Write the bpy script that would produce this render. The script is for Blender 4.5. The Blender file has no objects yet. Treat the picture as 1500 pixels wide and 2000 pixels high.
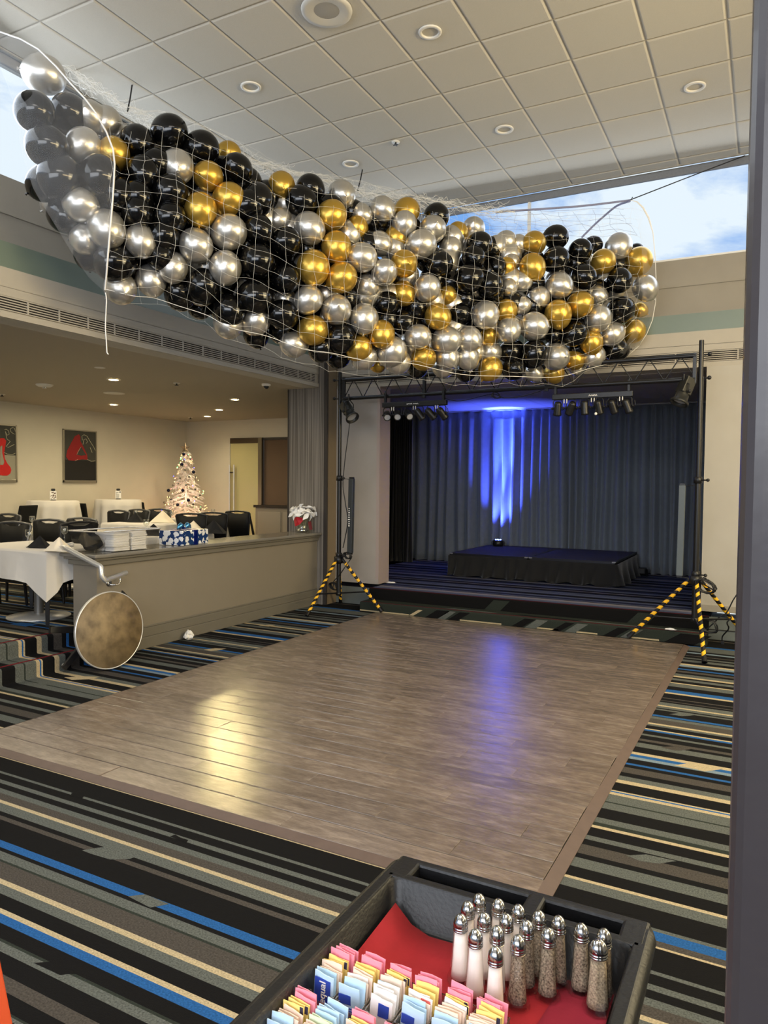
import bpy, bmesh, math, random
from mathutils import Vector, Matrix
random.seed(7)
S = bpy.context.scene
COL = S.collection
PI = math.pi
# ------------------------------------------------------------------ camera
FPX, YAW, PITCH, ROLL, EYE = 1427.402, -0.4833727, -0.0382022, 0.0094813, 1.65
def _basis():
    cy, sy, cp, sp = math.cos(YAW), math.sin(YAW), math.cos(PITCH), math.sin(PITCH)
    w = Vector((sy*cp, cy*cp, sp)); r = Vector((cy, -sy, 0)); u = r.cross(w)
    cr, sr = math.cos(ROLL), math.sin(ROLL)
    return cr*r+sr*u, -sr*r+cr*u, w
CR, CU, CW = _basis()
CAM = Vector((0, 0, EYE))
cam = bpy.data.objects.new('camera', bpy.data.cameras.new('camera'))
COL.objects.link(cam)
cam.matrix_world = Matrix(((CR.x, CU.x, -CW.x, 0), (CR.y, CU.y, -CW.y, 0), (CR.z, CU.z, -CW.z, EYE), (0, 0, 0, 1)))
cam.data.sensor_fit = 'HORIZONTAL'; cam.data.sensor_width = 36
cam.data.lens = 36*FPX/1500; cam.data.clip_start = 0.02; cam.data.clip_end = 300
S.camera = cam
S.cycles.transparent_max_bounces = 24
S.cycles.denoising_input_passes = 'RGB_ALBEDO'
S.view_settings.view_transform = 'Standard'; S.view_settings.look = 'None'
S.view_settings.gamma = 1; S.view_settings.use_curve_mapping = False
S.view_settings.exposure = 0.0
# ------------------------------------------------------------------ sky
wd = bpy.data.worlds.new('sky'); S.world = wd; wd.use_nodes = True
nt = wd.node_tree; nt.nodes.clear()
def wn(t, **k):
    n = nt.nodes.new(t)
    for a, b in k.items(): setattr(n, a, b)
    return n
tc = wn('ShaderNodeTexCoord'); mp = wn('ShaderNodeMapping'); mp.inputs['Scale'].default_value = (1.0, 1.0, 2.6)
nz = wn('ShaderNodeTexNoise'); nz.inputs['Scale'].default_value = 3.4; nz.inputs['Detail'].default_value = 8; nz.inputs['Roughness'].default_value = .58
nz.inputs['Distortion'].default_value = .3
rp = wn('ShaderNodeValToRGB'); rp.color_ramp.elements[0].position = .43; rp.color_ramp.elements[1].position = .57
mx = wn('ShaderNodeMix', data_type='RGBA')
mx.inputs[6].default_value = (.21, .44, .88, 1); mx.inputs[7].default_value = (.86, .95, 1.0, 1)
bg = wn('ShaderNodeBackground'); bg.inputs['Strength'].default_value = 1.0
ow = wn('ShaderNodeOutputWorld')
L = nt.links.new
L(tc.outputs['Generated'], mp.inputs['Vector']); L(mp.outputs['Vector'], nz.inputs['Vector'])
L(nz.outputs['Fac'], rp.inputs['Fac']); L(rp.outputs['Color'], mx.inputs[0]); L(mx.outputs[2], bg.inputs['Color'])
L(bg.outputs['Background'], ow.inputs['Surface'])
# ------------------------------------------------------------------ lamps of the building, with added fill
def area(name, loc, target, sx, sy, power, col):
    d = bpy.data.lights.new(name, 'AREA'); d.shape = 'RECTANGLE'; d.size = sx; d.size_y = sy
    d.energy = power; d.color = col
    o = bpy.data.objects.new(name, d); COL.objects.link(o); o.location = loc
    o.rotation_euler = (Vector(target)-Vector(loc)).to_track_quat('-Z', 'Y').to_euler()
    return o
def spot(name, loc, target, power, col, angle, blend=.6, size=.05):
    d = bpy.data.lights.new(name, 'SPOT'); d.energy = power; d.color = col
    d.spot_size = math.radians(angle); d.spot_blend = blend; d.shadow_soft_size = size
    o = bpy.data.objects.new(name, d); COL.objects.link(o); o.location = loc
    o.rotation_euler = (Vector(target)-Vector(loc)).to_track_quat('-Z', 'Y').to_euler()
    return o
WARM = (1.0, .84, .54)
# warm cove lamps on the ledge along the right-hand side, washing the high ceiling
area('cove_lamp', (4.0, 3.5, 3.6), (1.2, 3.5, 5.4), 7.0, .5, 300, (1.0, .77, .40))
# daylight from the high window bands behind and beside the camera
area('daylight_left', (-5.6, 3.0, 4.75), (0, 4.5, 2.0), 10.0, .9, 105, (.86, .93, 1.0))
area('daylight_far', (-1.5, 8.9, 4.75), (-1.0, 2.0, 2.6), 7.0, .9, 34, (.86, .93, 1.0))
area('daylight_rear', (-0.5, -4.6, 3.2), (-2.0, 6.0, 2.0), 8.0, 2.6, 470, (.93, .96, 1.0))
# warm ceiling lamps over the bar room at the right, outside the frame
area('bar_room_lamps', (3.0, 5.5, 2.85), (.6, 5.2, 0), 2.0, 6.0, 330, (1.0, .84, .50))
# the dining room's rows of downlights outside the frame
for q in ((-8.0, 4.6), (-9.9, 6.4), (-7.4, 2.6)):
    spot('dining_lamp', (q[0], q[1], 2.9), (q[0], q[1], 0), 45, WARM, 150, .8, .06)
area('dining_fill', (-8.6, 7.4, 2.9), (-8.6, 7.4, 0), 3.6, 6.0, 85, (1.0, .86, .57))  # added broad fill under the dining ceiling, not a fitting
# added fill above the camera, brightening the cart and its tray
area('cart_fill', (-.4, .3, 5.2), (-.5, .6, 0), 3.0, 1.6, 190, (1.0, .93, .84))
# blue uplighter on the stage, in its own builder further down
# ------------------------------------------------------------------ helpers
def W(px, py, x=None, y=None, z=None, d=None):
    """a point of the room seen at photograph position px,py (1500x2000), on a given plane or at a given depth"""
    v = CW + CR*((px-750)/FPX) - CU*((py-1000)/FPX)
    if z is not None: t = (z-EYE)/v.z
    elif x is not None: t = x/v.x
    elif y is not None: t = y/v.y
    else: t = d
    return CAM + v*t
def lin(c):
    return tuple(((a/255)/12.92 if a/255 <= .04045 else ((a/255+.055)/1.055)**2.4) for a in c)
MATS = {}
def M(name, rgb, rough=.5, metal=0, noise=None, bump=None, spec=.5, coat=0, trans=0, emit=None, alpha=1, sheen=0, ior=1.45, coords='Object'):
    """procedural material: rgb sRGB; noise=(scale, amount, rgb2); bump=(scale, strength)"""
    if name in MATS: return MATS[name]
    m = bpy.data.materials.new(name); m.use_nodes = True; MATS[name] = m
    t = m.node_tree; b = t.nodes['Principled BSDF']; l = t.links.new
    c = lin(rgb)+(1,)
    b.inputs['Base Color'].default_value = c; b.inputs['Roughness'].default_value = rough
    b.inputs['Metallic'].default_value = metal; b.inputs['Specular IOR Level'].default_value = spec
    b.inputs['Coat Weight'].default_value = coat; b.inputs['Transmission Weight'].default_value = trans
    b.inputs['IOR'].default_value = ior; b.inputs['Alpha'].default_value = alpha; b.inputs['Sheen Weight'].default_value = sheen
    if emit: b.inputs['Emission Color'].default_value = lin(emit[0])+(1,); b.inputs['Emission Strength'].default_value = emit[1]
    if noise or bump:
        g = t.nodes.new('ShaderNodeTexCoord')
        if noise:
            n = t.nodes.new('ShaderNodeTexNoise'); n.inputs['Scale'].default_value = noise[0]; n.inputs['Detail'].default_value = 5
            l(g.outputs[coords], n.inputs['Vector'])
            x = t.nodes.new('ShaderNodeMix'); x.data_type = 'RGBA'
            r = t.nodes.new('ShaderNodeMapRange'); r.inputs[1].default_value = .3; r.inputs[2].default_value = .7; r.inputs[4].default_value = noise[1]
            l(n.outputs['Fac'], r.inputs[0]); l(r.outputs[0], x.inputs[0])
            x.inputs[6].default_value = c; x.inputs[7].default_value = lin(noise[2])+(1,)
            l(x.outputs[2], b.inputs['Base Color'])
        if bump:
            n2 = t.nodes.new('ShaderNodeTexNoise'); n2.inputs['Scale'].default_value = bump[0]; n2.inputs['Detail'].default_value = 3
            l(g.outputs[coords], n2.inputs['Vector'])
            bp = t.nodes.new('ShaderNodeBump'); bp.inputs['Strength'].default_value = bump[1]; bp.inputs['Distance'].default_value = .01
            l(n2.outputs['Fac'], bp.inputs['Height']); l(bp.outputs['Normal'], b.inputs['Normal'])
    return m
OFF = {}
class MB:
    def __init__(s): s.v = []; s.f = []; s.m = []; s.s = []
    def add(s, vs, fs, mi=0, sm=False, mat=None):
        o = len(s.v)
        s.v += [tuple(mat @ Vector(p)) if mat else tuple(p) for p in vs]
        s.f += [tuple(i+o for i in f) for f in fs]; s.m += [mi]*len(fs); s.s += [sm]*len(fs)
        return s
    def box(s, x0, x1, y0, y1, z0, z1, mi=0, mat=None):
        vs = [(x0,y0,z0),(x1,y0,z0),(x1,y1,z0),(x0,y1,z0),(x0,y0,z1),(x1,y0,z1),(x1,y1,z1),(x0,y1,z1)]
        return s.add(vs, [(0,3,2,1),(4,5,6,7),(0,1,5,4),(1,2,6,5),(2,3,7,6),(3,0,4,7)], mi, False, mat)
    def cbox(s, c, d, mi=0, rot=None):
        mat = Matrix.Translation(c) @ (rot.to_4x4() if rot else Matrix.Identity(4))
        return s.box(-d[0]/2, d[0]/2, -d[1]/2, d[1]/2, -d[2]/2, d[2]/2, mi, mat)
    def tube(s, pts, r, n=8, mi=0, closed=False, sm=True):
        pts = [Vector(p) for p in pts]; k = len(pts); vs = []; fs = []; y = None; rs = r if isinstance(r, (list, tuple)) else [r]*k
        x = None
        for i, p in enumerate(pts):
            a = pts[(i-1) % k] if (closed or i) else p; b = pts[(i+1) % k] if (closed or i < k-1) else p
            t = (b-a).normalized() if (b-a).length > 1e-9 else Vector((0, 0, 1))
            if x is None: x = t.cross(Vector((0, 0, 1)) if abs(t.z) < .9 else Vector((1, 0, 0)))
            else:
                q_ = x-t*x.dot(t)
                x = q_ if q_.length > .05 else t.cross(y)
            x.normalize(); y = x.cross(t)
            for j in range(n):
                q = 2*PI*j/n; vs.append(p + (x*math.cos(q)+y*math.sin(q))*rs[i])
        m = k if closed else k-1
        for i in range(m):
            i2 = (i+1) % k
            for j in range(n): fs.append((i*n+j, i*n+(j+1) % n, i2*n+(j+1) % n, i2*n+j))
        s.add(vs, fs, mi, sm)
        if not closed: s.add(vs, [tuple(range(n))[::-1], tuple((k-1)*n+j for j in range(n))], mi)
        return s
    def lathe(s, prof, n=16, mi=0, mat=None, sm=True, caps=True):
        vs = []; fs = []
        for r, z in prof:
            for j in range(n):
                q = 2*PI*j/n; vs.append((r*math.cos(q), r*math.sin(q), z))
        k = len(prof)
        for i in range(k-1):
            for j in range(n): fs.append((i*n+j, i*n+(j+1) % n, (i+1)*n+(j+1) % n, (i+1)*n+j))
        s.add(vs, fs, mi, sm, mat)
        if caps: s.add(vs, [tuple(range(n))[::-1], tuple((k-1)*n+j for j in range(n))], mi, False, mat)
        return s
    def prism(s, poly, z0, z1, mi=0, mat=None):
        n = len(poly)
        vs = [(x, y, z0) for x, y in poly]+[(x, y, z1) for x, y in poly]
        fs = [tuple(range(n))[::-1], tuple(range(n, 2*n))]+[(i, (i+1) % n, n+(i+1) % n, n+i) for i in range(n)]
        return s.add(vs, fs, mi, False, mat)
    def grid(s, rows, mi=0, sm=True, closed=False):
        h = len(rows); w = len(rows[0]); vs = [p for r in rows for p in r]; fs = []
        for i in range(h-1):
            for j in range(w if closed else w-1):
                fs.append((i*w+j, i*w+(j+1) % w, (i+1)*w+(j+1) % w, (i+1)*w+j))
        return s.add(vs, fs, mi, sm)
    def ball(s, c, r, n=12, mi=0, sz=(1, 1, 1)):
        prof = [(max(1e-4, math.sin(PI*i/(n//2))), -math.cos(PI*i/(n//2))) for i in range(n//2+1)]
        return s.lathe(prof, n, mi, Matrix.Translation(c) @ Matrix.Diagonal((r*sz[0], r*sz[1], r*sz[2], 1)), True, False)
    def mesh(s, name, mats, off=(0, 0, 0)):
        me = bpy.data.meshes.new(name); ox, oy, oz = off
        me.from_pydata([(x-ox, y-oy, z-oz) for x, y, z in s.v], [], s.f)
        for m in (mats if isinstance(mats, (list, tuple)) else [mats]): me.materials.append(m)
        me.polygons.foreach_set('material_index', s.m); me.polygons.foreach_set('use_smooth', s.s); me.update()
        return me
    def build(s, name, mats, parent=None, bevel=0, solid=0, off=None, label=None, kind=None):
        """one object; geometry given in room coordinates, or in the parent's own when the parent is a thing"""
        if off is None: off = OFF.get(parent.name, (0, 0, 0)) if parent else (0, 0, 0)
        o = bpy.data.objects.new(name, s.mesh(name, mats, off)); COL.objects.link(o)
        if parent: o.parent = parent; OFF[o.name] = off
        if bevel:
            b = o.modifiers.new('edge', 'BEVEL'); b.width = bevel; b.segments = 2; b.limit_method = 'ANGLE'; b.angle_limit = .7
        if solid:
            b = o.modifiers.new('thick', 'SOLIDIFY'); b.thickness = solid; b.offset = 0
        if label: o['label'] = label
        if kind: o['kind'] = kind
        return o
def tag(o, label, cat, group=None):
    o['label'] = label; o['category'] = cat
    if group: o['group'] = group
    return o
def thing(name, label, cat, loc=(0, 0, 0), rz=0, group=None, world=False):
    """an Empty at the base of a thing; world=True: its parts are written in room coordinates"""
    o = bpy.data.objects.new(name, None); COL.objects.link(o); o.location = loc; o.rotation_euler = (0, 0, rz)
    o.empty_display_size = .1
    OFF[o.name] = tuple(loc) if world else (0, 0, 0)
    return tag(o, label, cat, group)
def place(mb, name, mats, label, cat, at=None, group=None, bevel=0, solid=0):
    """a thing of one mesh, its origin at the given point"""
    at = at if at is not None else (0, 0, 0)
    o = mb.build(name, mats, None, bevel, solid, off=at); o.location = at
    return tag(o, label, cat, group)
def struct(mb, name, mats, parent=None, bevel=0):
    o = mb.build(name, mats, parent, bevel)
    if not parent: o['kind'] = 'structure'
    return o
def dup(root, loc, rz=None, label=None, group=None, scale=None):
    r = root.copy(); COL.objects.link(r); r.location = loc
    if rz is not None: r.rotation_euler = (0, 0, rz)
    if scale: r.scale = scale
    if label: r['label'] = label
    if group: r['group'] = group
    for ch in list(root.children):
        c = ch.copy(); COL.objects.link(c); c.parent = r
        for g in list(ch.children):
            d = g.copy(); COL.objects.link(d); d.parent = c
    return r
def text(name, body, size, mat, parent, loc, rot, ext=.0006):
    cu = bpy.data.curves.new(name, 'FONT'); cu.body = body; cu.size = size; cu.extrude = ext; cu.align_x = 'CENTER'; cu.align_y = 'CENTER'
    f = bpy.data.objects.new(name, cu); COL.objects.link(f)
    me = bpy.data.meshes.new_from_object(f.evaluated_get(bpy.context.evaluated_depsgraph_get())); bpy.data.objects.remove(f)
    me.materials.clear(); me.materials.append(mat); o = bpy.data.objects.new(name, me); COL.objects.link(o); o.parent = parent
    off = OFF.get(parent.name, (0, 0, 0)); o.location = Vector(loc)-Vector(off); o.rotation_euler = rot
    return o
def rr_rect(x0, x1, y0, y1, r, n=6):
    pts = []
    for (cx, cy, a0) in ((x1-r, y1-r, 0), (x0+r, y1-r, PI/2), (x0+r, y0+r, PI), (x1-r, y0+r, 1.5*PI)):
        for k in range(n+1): a = a0+k*PI/2/n; pts.append((cx+r*math.cos(a), cy+r*math.sin(a)))
    return pts
ORD = 'first second third fourth fifth sixth seventh eighth ninth tenth eleventh twelfth thirteenth fourteenth fifteenth sixteenth seventeenth eighteenth nineteenth'.split()
ORD += ['twentieth']+['twenty-'+w for w in ORD[:9]]+['thirtieth']+['thirty-'+w for w in ORD[:9]]
# ------------------------------------------------------------------ materials of the room
def carpet(n, rgb, rgb2): return M('carpet '+n, rgb, .95, noise=(150, 1.0, tuple(c*.86 for c in rgb2)), bump=(300, .5), spec=.15)
CARP = dict(K=carpet('black', (15, 15, 16), (23, 22, 23)), B=carpet('blue', (44, 98, 160), (36, 84, 142)),
            G=carpet('grey', (104, 108, 104), (78, 82, 78)), T=carpet('taupe', (84, 79, 74), (64, 60, 56)),
            E=carpet('beige', (196, 180, 146), (172, 156, 124)), D=carpet('dark green grey', (50, 56, 50), (40, 45, 41)),
            L=carpet('pale blue grey', (132, 150, 162), (110, 128, 140)), R=carpet('maroon', (120, 32, 42), (98, 26, 34)))
CK = list(CARP); CM = [CARP[k] for k in CK]
WALLW = M('warm white paint', (206, 199, 184), .75, noise=(9, .5, (198, 190, 174)), bump=(60, .05))
WALLG = M('greige paint', (150, 143, 130), .75, noise=(5, .5, (143, 136, 123)))
FASC = M('fascia paint', (168, 161, 148), .6, noise=(4, .4, (161, 154, 141)))
DINW = M('dining wall paint', (206, 199, 180), .8, noise=(4, .4, (198, 191, 172)))
TILE = M('ceiling tile', (205, 201, 191), .9, noise=(180, .6, (190, 186, 176)), bump=(160, .12), spec=.2)
GRID = M('ceiling grid metal', (168, 163, 153), .7)
DARKJ = M('dark joint', (38, 35, 32), .9)
TAUPE = M('counter paint', (132, 124, 110), .45, noise=(6, .3, (126, 118, 104)))
TAUPED = M('counter trim paint', (112, 107, 96), .35)
BLACKM = M('black powder coat', (22, 22, 24), .42, spec=.5, bump=(300, .04))
BLACKP = M('black plastic', (20, 20, 22), .38)
STEEL = M('brushed steel', (214, 213, 210), .34, .65, bump=(200, .03))
CHROME = M('chrome', (225, 225, 225), .08, 1.0)
WHITEP = M('white paint', (232, 230, 224), .5)
WHITEC = M('white tablecloth', (212, 207, 198), .85, bump=(40, .12), sheen=.1)
def glassmat(name, tint, gloss=.1, rough=.03):
    m = bpy.data.materials.new(name); m.use_nodes = True; t = m.node_tree; t.nodes.clear()
    o = t.nodes.new('ShaderNodeOutputMaterial'); x = t.nodes.new('ShaderNodeMixShader'); a = t.nodes.new('ShaderNodeBsdfTransparent')
    g = t.nodes.new('ShaderNodeBsdfGlossy'); f = t.nodes.new('ShaderNodeLayerWeight'); pw = t.nodes.new('ShaderNodeMath'); pw.operation = 'POWER'; pw.inputs[1].default_value = 4; mu = t.nodes.new('ShaderNodeMath')
    a.inputs['Color'].default_value = tint+(1,); g.inputs['Roughness'].default_value = rough
    f.inputs['Blend'].default_value = .5; mu.operation = 'MULTIPLY_ADD'; mu.inputs[1].default_value = .7; mu.inputs[2].default_value = gloss
    l = t.links.new
    l(f.outputs['Facing'], pw.inputs[0]); l(pw.outputs[0], mu.inputs[0]); l(mu.outputs[0], x.inputs[0]); l(a.outputs[0], x.inputs[1]); l(g.outputs[0], x.inputs[2]); l(x.outputs[0], o.inputs['Surface'])
    return m
PANE = glassmat('window glass', (.97, .985, 1.0), 0.0)
CLEARP = glassmat('clear plastic', (.975, .975, .97), .03, .08)
GLASSW = glassmat('drinking glass', (.95, .96, .95), .08, .03)
FILM = None
# ------------------------------------------------------------------ carpet stripes (front edge of each band along the room's depth)
_far = [(8.432,'K'),(8.19,'B'),(8.13,'G'),(7.913,'K'),(7.848,'L'),(7.793,'K'),(7.692,'T'),(7.661,'K'),(7.586,'G'),(7.534,'K'),(7.483,'G'),(7.397,'K'),(7.305,'E'),(7.25,'L'),(7.176,'K'),(7.097,'B'),(7.051,'K'),(7.006,'T'),(6.943,'K'),(6.881,'G'),(6.796,'E'),(6.748,'K'),(6.701,'G'),(6.632,'K'),(6.553,'E'),(6.525,'G'),(6.414,'K'),(6.303,'B'),(6.216,'E'),(6.174,'K'),(6.043,'T'),(6.022,'K'),(5.959,'T'),(5.942,'K'),(5.904,'G'),(5.819,'E'),(5.789,'G'),(5.738,'K'),(5.713,'G'),(5.681,'K'),(5.555,'B'),(5.516,'K'),(5.504,'G'),(5.451,'T'),(5.348,'E'),(5.315,'G'),(5.279,'K'),(5.207,'E'),(5.185,'B'),(5.154,'K'),(5.082,'G'),(5.047,'K'),(4.973,'T'),(4.93,'K'),(4.888,'G'),(4.805,'K'),(4.701,'E'),(4.657,'B'),(4.614,'L'),(4.571,'K'),(4.494,'B'),(4.465,'K'),(4.42,'T'),(4.332,'K'),(4.273,'G'),(4.211,'E'),(4.163,'K'),(4.048,'E'),(4.032,'B'),(4.018,'E'),(3.986,'G'),(3.885,'D'),(3.871,'G'),(3.791,'K'),(3.674,'G'),(3.616,'D'),(3.579,'E'),(3.551,'K'),(3.46,'G'),(3.416,'K'),(3.361,'T'),(3.27,'K'),(3.228,'G'),(3.144,'K'),(3.06,'E'),(3.039,'G'),(2.972,'K'),(2.843,'G'),(2.823,'B'),(2.767,'T'),(2.732,'E'),(2.714,'K')]
_near = [(2.72,'K'),(2.587,'G'),(2.568,'K'),(2.513,'G'),(2.482,'K'),(2.44,'G'),(2.402,'T'),(2.35,'E'),(2.327,'G'),(2.267,'K'),(2.238,'T'),(2.21,'K'),(2.082,'B'),(2.04,'K'),(2.019,'G'),(1.973,'D'),(1.962,'T'),(1.876,'E'),(1.851,'G'),(1.806,'K'),(1.743,'E'),(1.721,'B'),(1.683,'K'),(1.625,'D'),(1.614,'G'),(1.578,'K'),(1.507,'T'),(1.457,'K'),(1.403,'D'),(1.395,'G')]
_top = _far[:-1]+_near              # descending depth: the band lies in front of (below) its number
BANDS = []
for (y1, c), (y0, _) in zip(_top, _top[1:]): BANDS.append((y0, y1, c))
_rep = [(a-7.05, b-7.05, c) for a, b, c in BANDS]
ALLB = [b for b in _rep if b[1] <= 1.40]+BANDS+[(1.382, 1.395, 'G')]+[(a+7.05, b+7.05, c) for a, b, c in BANDS if a+7.05 > 8.43]
ALLB.sort()
def sk(x): return -.0093*(x+.35)
def stripes(mb, x0, x1, y0, y1, z, prof=None):
    """carpet bands across x0..x1 (or along a stair profile of (x,z) points) between the depths y0 and y1"""
    P = prof or [(x0, z), (x1, z)]
    for a, b, c in ALLB:
        a2, b2 = max(a, y0), min(b, y1)
        if b2-a2 < 1e-4: continue
        i = CK.index(c)
        for (xa, za), (xb, zb) in zip(P, P[1:]):
            mb.add([(xa, a2+sk(xa), za), (xb, a2+sk(xb), zb), (xb, b2+sk(xb), zb), (xa, b2+sk(xa), za)], [(0, 1, 2, 3)], i)
def patch(mb, c, pts, z=.0007, zb=0.0):
    """a printed break in the bands, as an outline on the floor"""
    q = [W(px, py, z=zb) for px, py in pts]
    mb.add([(p.x, p.y, zb+z) for p in q], [tuple(range(len(q)))], CK.index(c))
fl = MB()
fl.box(-5.42, 4.6, -5.2, 9.2, -.2, -.004, CK.index('K'))
stripes(fl, -5.42, 4.6, -5.2, 8.66, 0)
patch(fl, 'K', [(140,1549),(150,1550),(164,1556),(160,1560),(138,1555)])
patch(fl, 'K', [(342,1630),(352,1636),(368,1641),(364,1646),(332,1634)])
patch(fl, 'G', [(160,1661),(190,1656),(212,1654),(262,1675),(252,1678),(215,1679),(178,1668)])
patch(fl, 'G', [(250,1751),(284,1747),(330,1766),(300,1772),(293,1773)], .0009)
patch(fl, 'K', [(66,1881),(92,1879),(112,1877),(150,1902),(130,1903),(118,1905)])
patch(fl, 'E', [(1315,1495),(1345,1491),(1415,1502),(1385,1506),(1375,1507),(1360,1503)], .0009)
patch(fl, 'G', [(1223,1671),(1262,1669),(1322,1682),(1300,1685),(1287,1687),(1250,1682)])
patch(fl, 'K', [(1112,1761),(1140,1756),(1172,1756),(1250,1772),(1250,1790),(1112,1768)])
patch(fl, 'G', [(1307,1395),(1330,1392),(1362,1396),(1348,1398),(1332,1399)])
patch(fl, 'T', [(1290,1459),(1316,1458),(1352,1463),(1330,1466),(1318,1466)])
patch(fl, 'E', [(125,1323),(168,1321),(196,1322),(172,1327),(140,1328)])
patch(fl, 'E', [(398,1269),(420,1266),(442,1267),(428,1270),(412,1272)])
patch(fl, 'E', [(505,1222),(525,1220),(538,1221),(525,1224)])
patch(fl, 'G', [(62,1336),(84,1333),(120,1333),(110,1337),(84,1338)])
floor = struct(fl, 'floor', CM)
# dining floor, two steps up, and its carpeted stair
df = MB()
df.box(-11.4, -5.68, -1, 12.6, -.2, .276, CK.index('K'))
stripes(df, -11.4, -5.655, -.9, 12.4, .28)
patch(df, 'B', [(18,1219),(40,1216),(75,1219),(50,1224)], .0007, .28)
dfo = struct(df, 'dining_floor', CM)
st = MB()
PR = [(-5.655,.28),(-5.64,.277),(-5.63,.262),(-5.63,.15),(-5.625,.142),(-5.60,.14),(-5.425,.14),(-5.408,.137),(-5.398,.122),(-5.398,.008),(-5.385,0.0015),(-5.35,.001)]
stripes(st, 0, 0, .2, 4.66, 0, PR)
st.box(-5.68, -5.40, .2, 4.66, -.1, .11, CK.index('K'))
for xa, xb, z in ((-5.705, -5.672, .2812), (-5.470, -5.437, .1412)):
    st.add([(xa, .2, z), (xb, .2, z), (xb, 4.62, z), (xa, 4.62, z)], [(0, 1, 2, 3)], CK.index('R'))
sto = struct(st, 'trim_stair', CM)
# ------------------------------------------------------------------ dance floor: planks, edge trims
def plank_mat():
    m = bpy.data.materials.new('grey wood plank'); m.use_nodes = True; t = m.node_tree; b = t.nodes['Principled BSDF']; l = t.links.new
    g = t.nodes.new('ShaderNodeNewGeometry'); oi = t.nodes.new('ShaderNodeObjectInfo')
    mp = t.nodes.new('ShaderNodeMapping'); mp.inputs['Scale'].default_value = (2.4, 9, 1); l(g.outputs['Position'], mp.inputs['Vector'])
    cx = t.nodes.new('ShaderNodeCombineXYZ'); mu = t.nodes.new('ShaderNodeMath'); mu.operation = 'MULTIPLY'; mu.inputs[1].default_value = 40
    l(oi.outputs['Random'], mu.inputs[0]); l(mu.outputs[0], cx.inputs['Z']); l(cx.outputs[0], mp.inputs['Location'])
    n1 = t.nodes.new('ShaderNodeTexNoise'); n1.inputs['Scale'].default_value = 2.2; n1.inputs['Detail'].default_value = 9; n1.inputs['Roughness'].default_value = .66
    l(mp.outputs[0], n1.inputs['Vector'])
    m2 = t.nodes.new('ShaderNodeMapping'); m2.inputs['Scale'].default_value = (12, 85, 1); l(g.outputs['Position'], m2.inputs['Vector']); l(cx.outputs[0], m2.inputs['Location'])
    n2 = t.nodes.new('ShaderNodeTexNoise'); n2.inputs['Scale'].default_value = 1.6; n2.inputs['Detail'].default_value = 6; l(m2.outputs[0], n2.inputs['Vector'])
    r1 = t.nodes.new('ShaderNodeValToRGB'); e = r1.color_ramp.elements
    e[0].position = .26; e[0].color = lin((93, 82, 73))+(1,); e[1].position = .78; e[1].color = lin((143, 130, 118))+(1,)
    k = e.new(.5); k.color = lin((114, 101, 91))+(1,)
    l(n1.outputs['Fac'], r1.inputs['Fac'])
    mr = t.nodes.new('ShaderNodeMapRange'); mr.inputs[1].default_value = .35; mr.inputs[2].default_value = .7; mr.inputs[3].default_value = .92; mr.inputs[4].default_value = 1.26
    l(n2.outputs['Fac'], mr.inputs[0])
    ra = t.nodes.new('ShaderNodeMapRange'); ra.inputs[3].default_value = .84; ra.inputs[4].default_value = 1.10; l(oi.outputs['Random'], ra.inputs[0])
    mm = t.nodes.new('ShaderNodeMath'); mm.operation = 'MULTIPLY'; l(mr.outputs[0], mm.inputs[0]); l(ra.outputs[0], mm.inputs[1])
    vm = t.nodes.new('ShaderNodeVectorMath'); vm.operation = 'SCALE'; l(r1.outputs['Color'], vm.inputs[0]); l(mm.outputs[0], vm.inputs['Scale'])
    l(vm.outputs[0], b.inputs['Base Color'])
    rr = t.nodes.new('ShaderNodeMapRange'); rr.inputs[3].default_value = .17; rr.inputs[4].default_value = .29; l(n1.outputs['Fac'], rr.inputs[0]); l(rr.outputs[0], b.inputs['Roughness'])
    bp = t.nodes.new('ShaderNodeBump'); bp.inputs['Strength'].default_value = .12; bp.inputs['Distance'].default_value = .004; l(n2.outputs['Fac'], bp.inputs['Height']); l(bp.outputs[0], b.inputs['Normal'])
    b.inputs['Specular IOR Level'].default_value = .8
    return m
PLANK = plank_mat()
EDGE = M('dance floor edging', (98, 82, 74), .5, noise=(14, .5, (84, 70, 64)))
EDGED = M('dark dance floor edging', (58, 50, 46), .5)
dance = thing('dance_floor', 'grey wood plank dance floor laid over the striped carpet before the stage', 'dance floor', (-2.55, 5.4, 0), -.0093, world=False)
def dl(x, y): return (x+2.55, y-5.4)
DX0, DX1, DY0, DY1 = -4.40, -.755, 2.80, 8.12
base = MB(); base.box(DX0+2.55, DX1+2.55, DY0-5.4, DY1-5.4, .001, .012, 0); base.build('backing_board', DARKJ, dance)
rows = 34; rw = (DY1-DY0)/rows; pl = 1.216; _pm = {}
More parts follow.
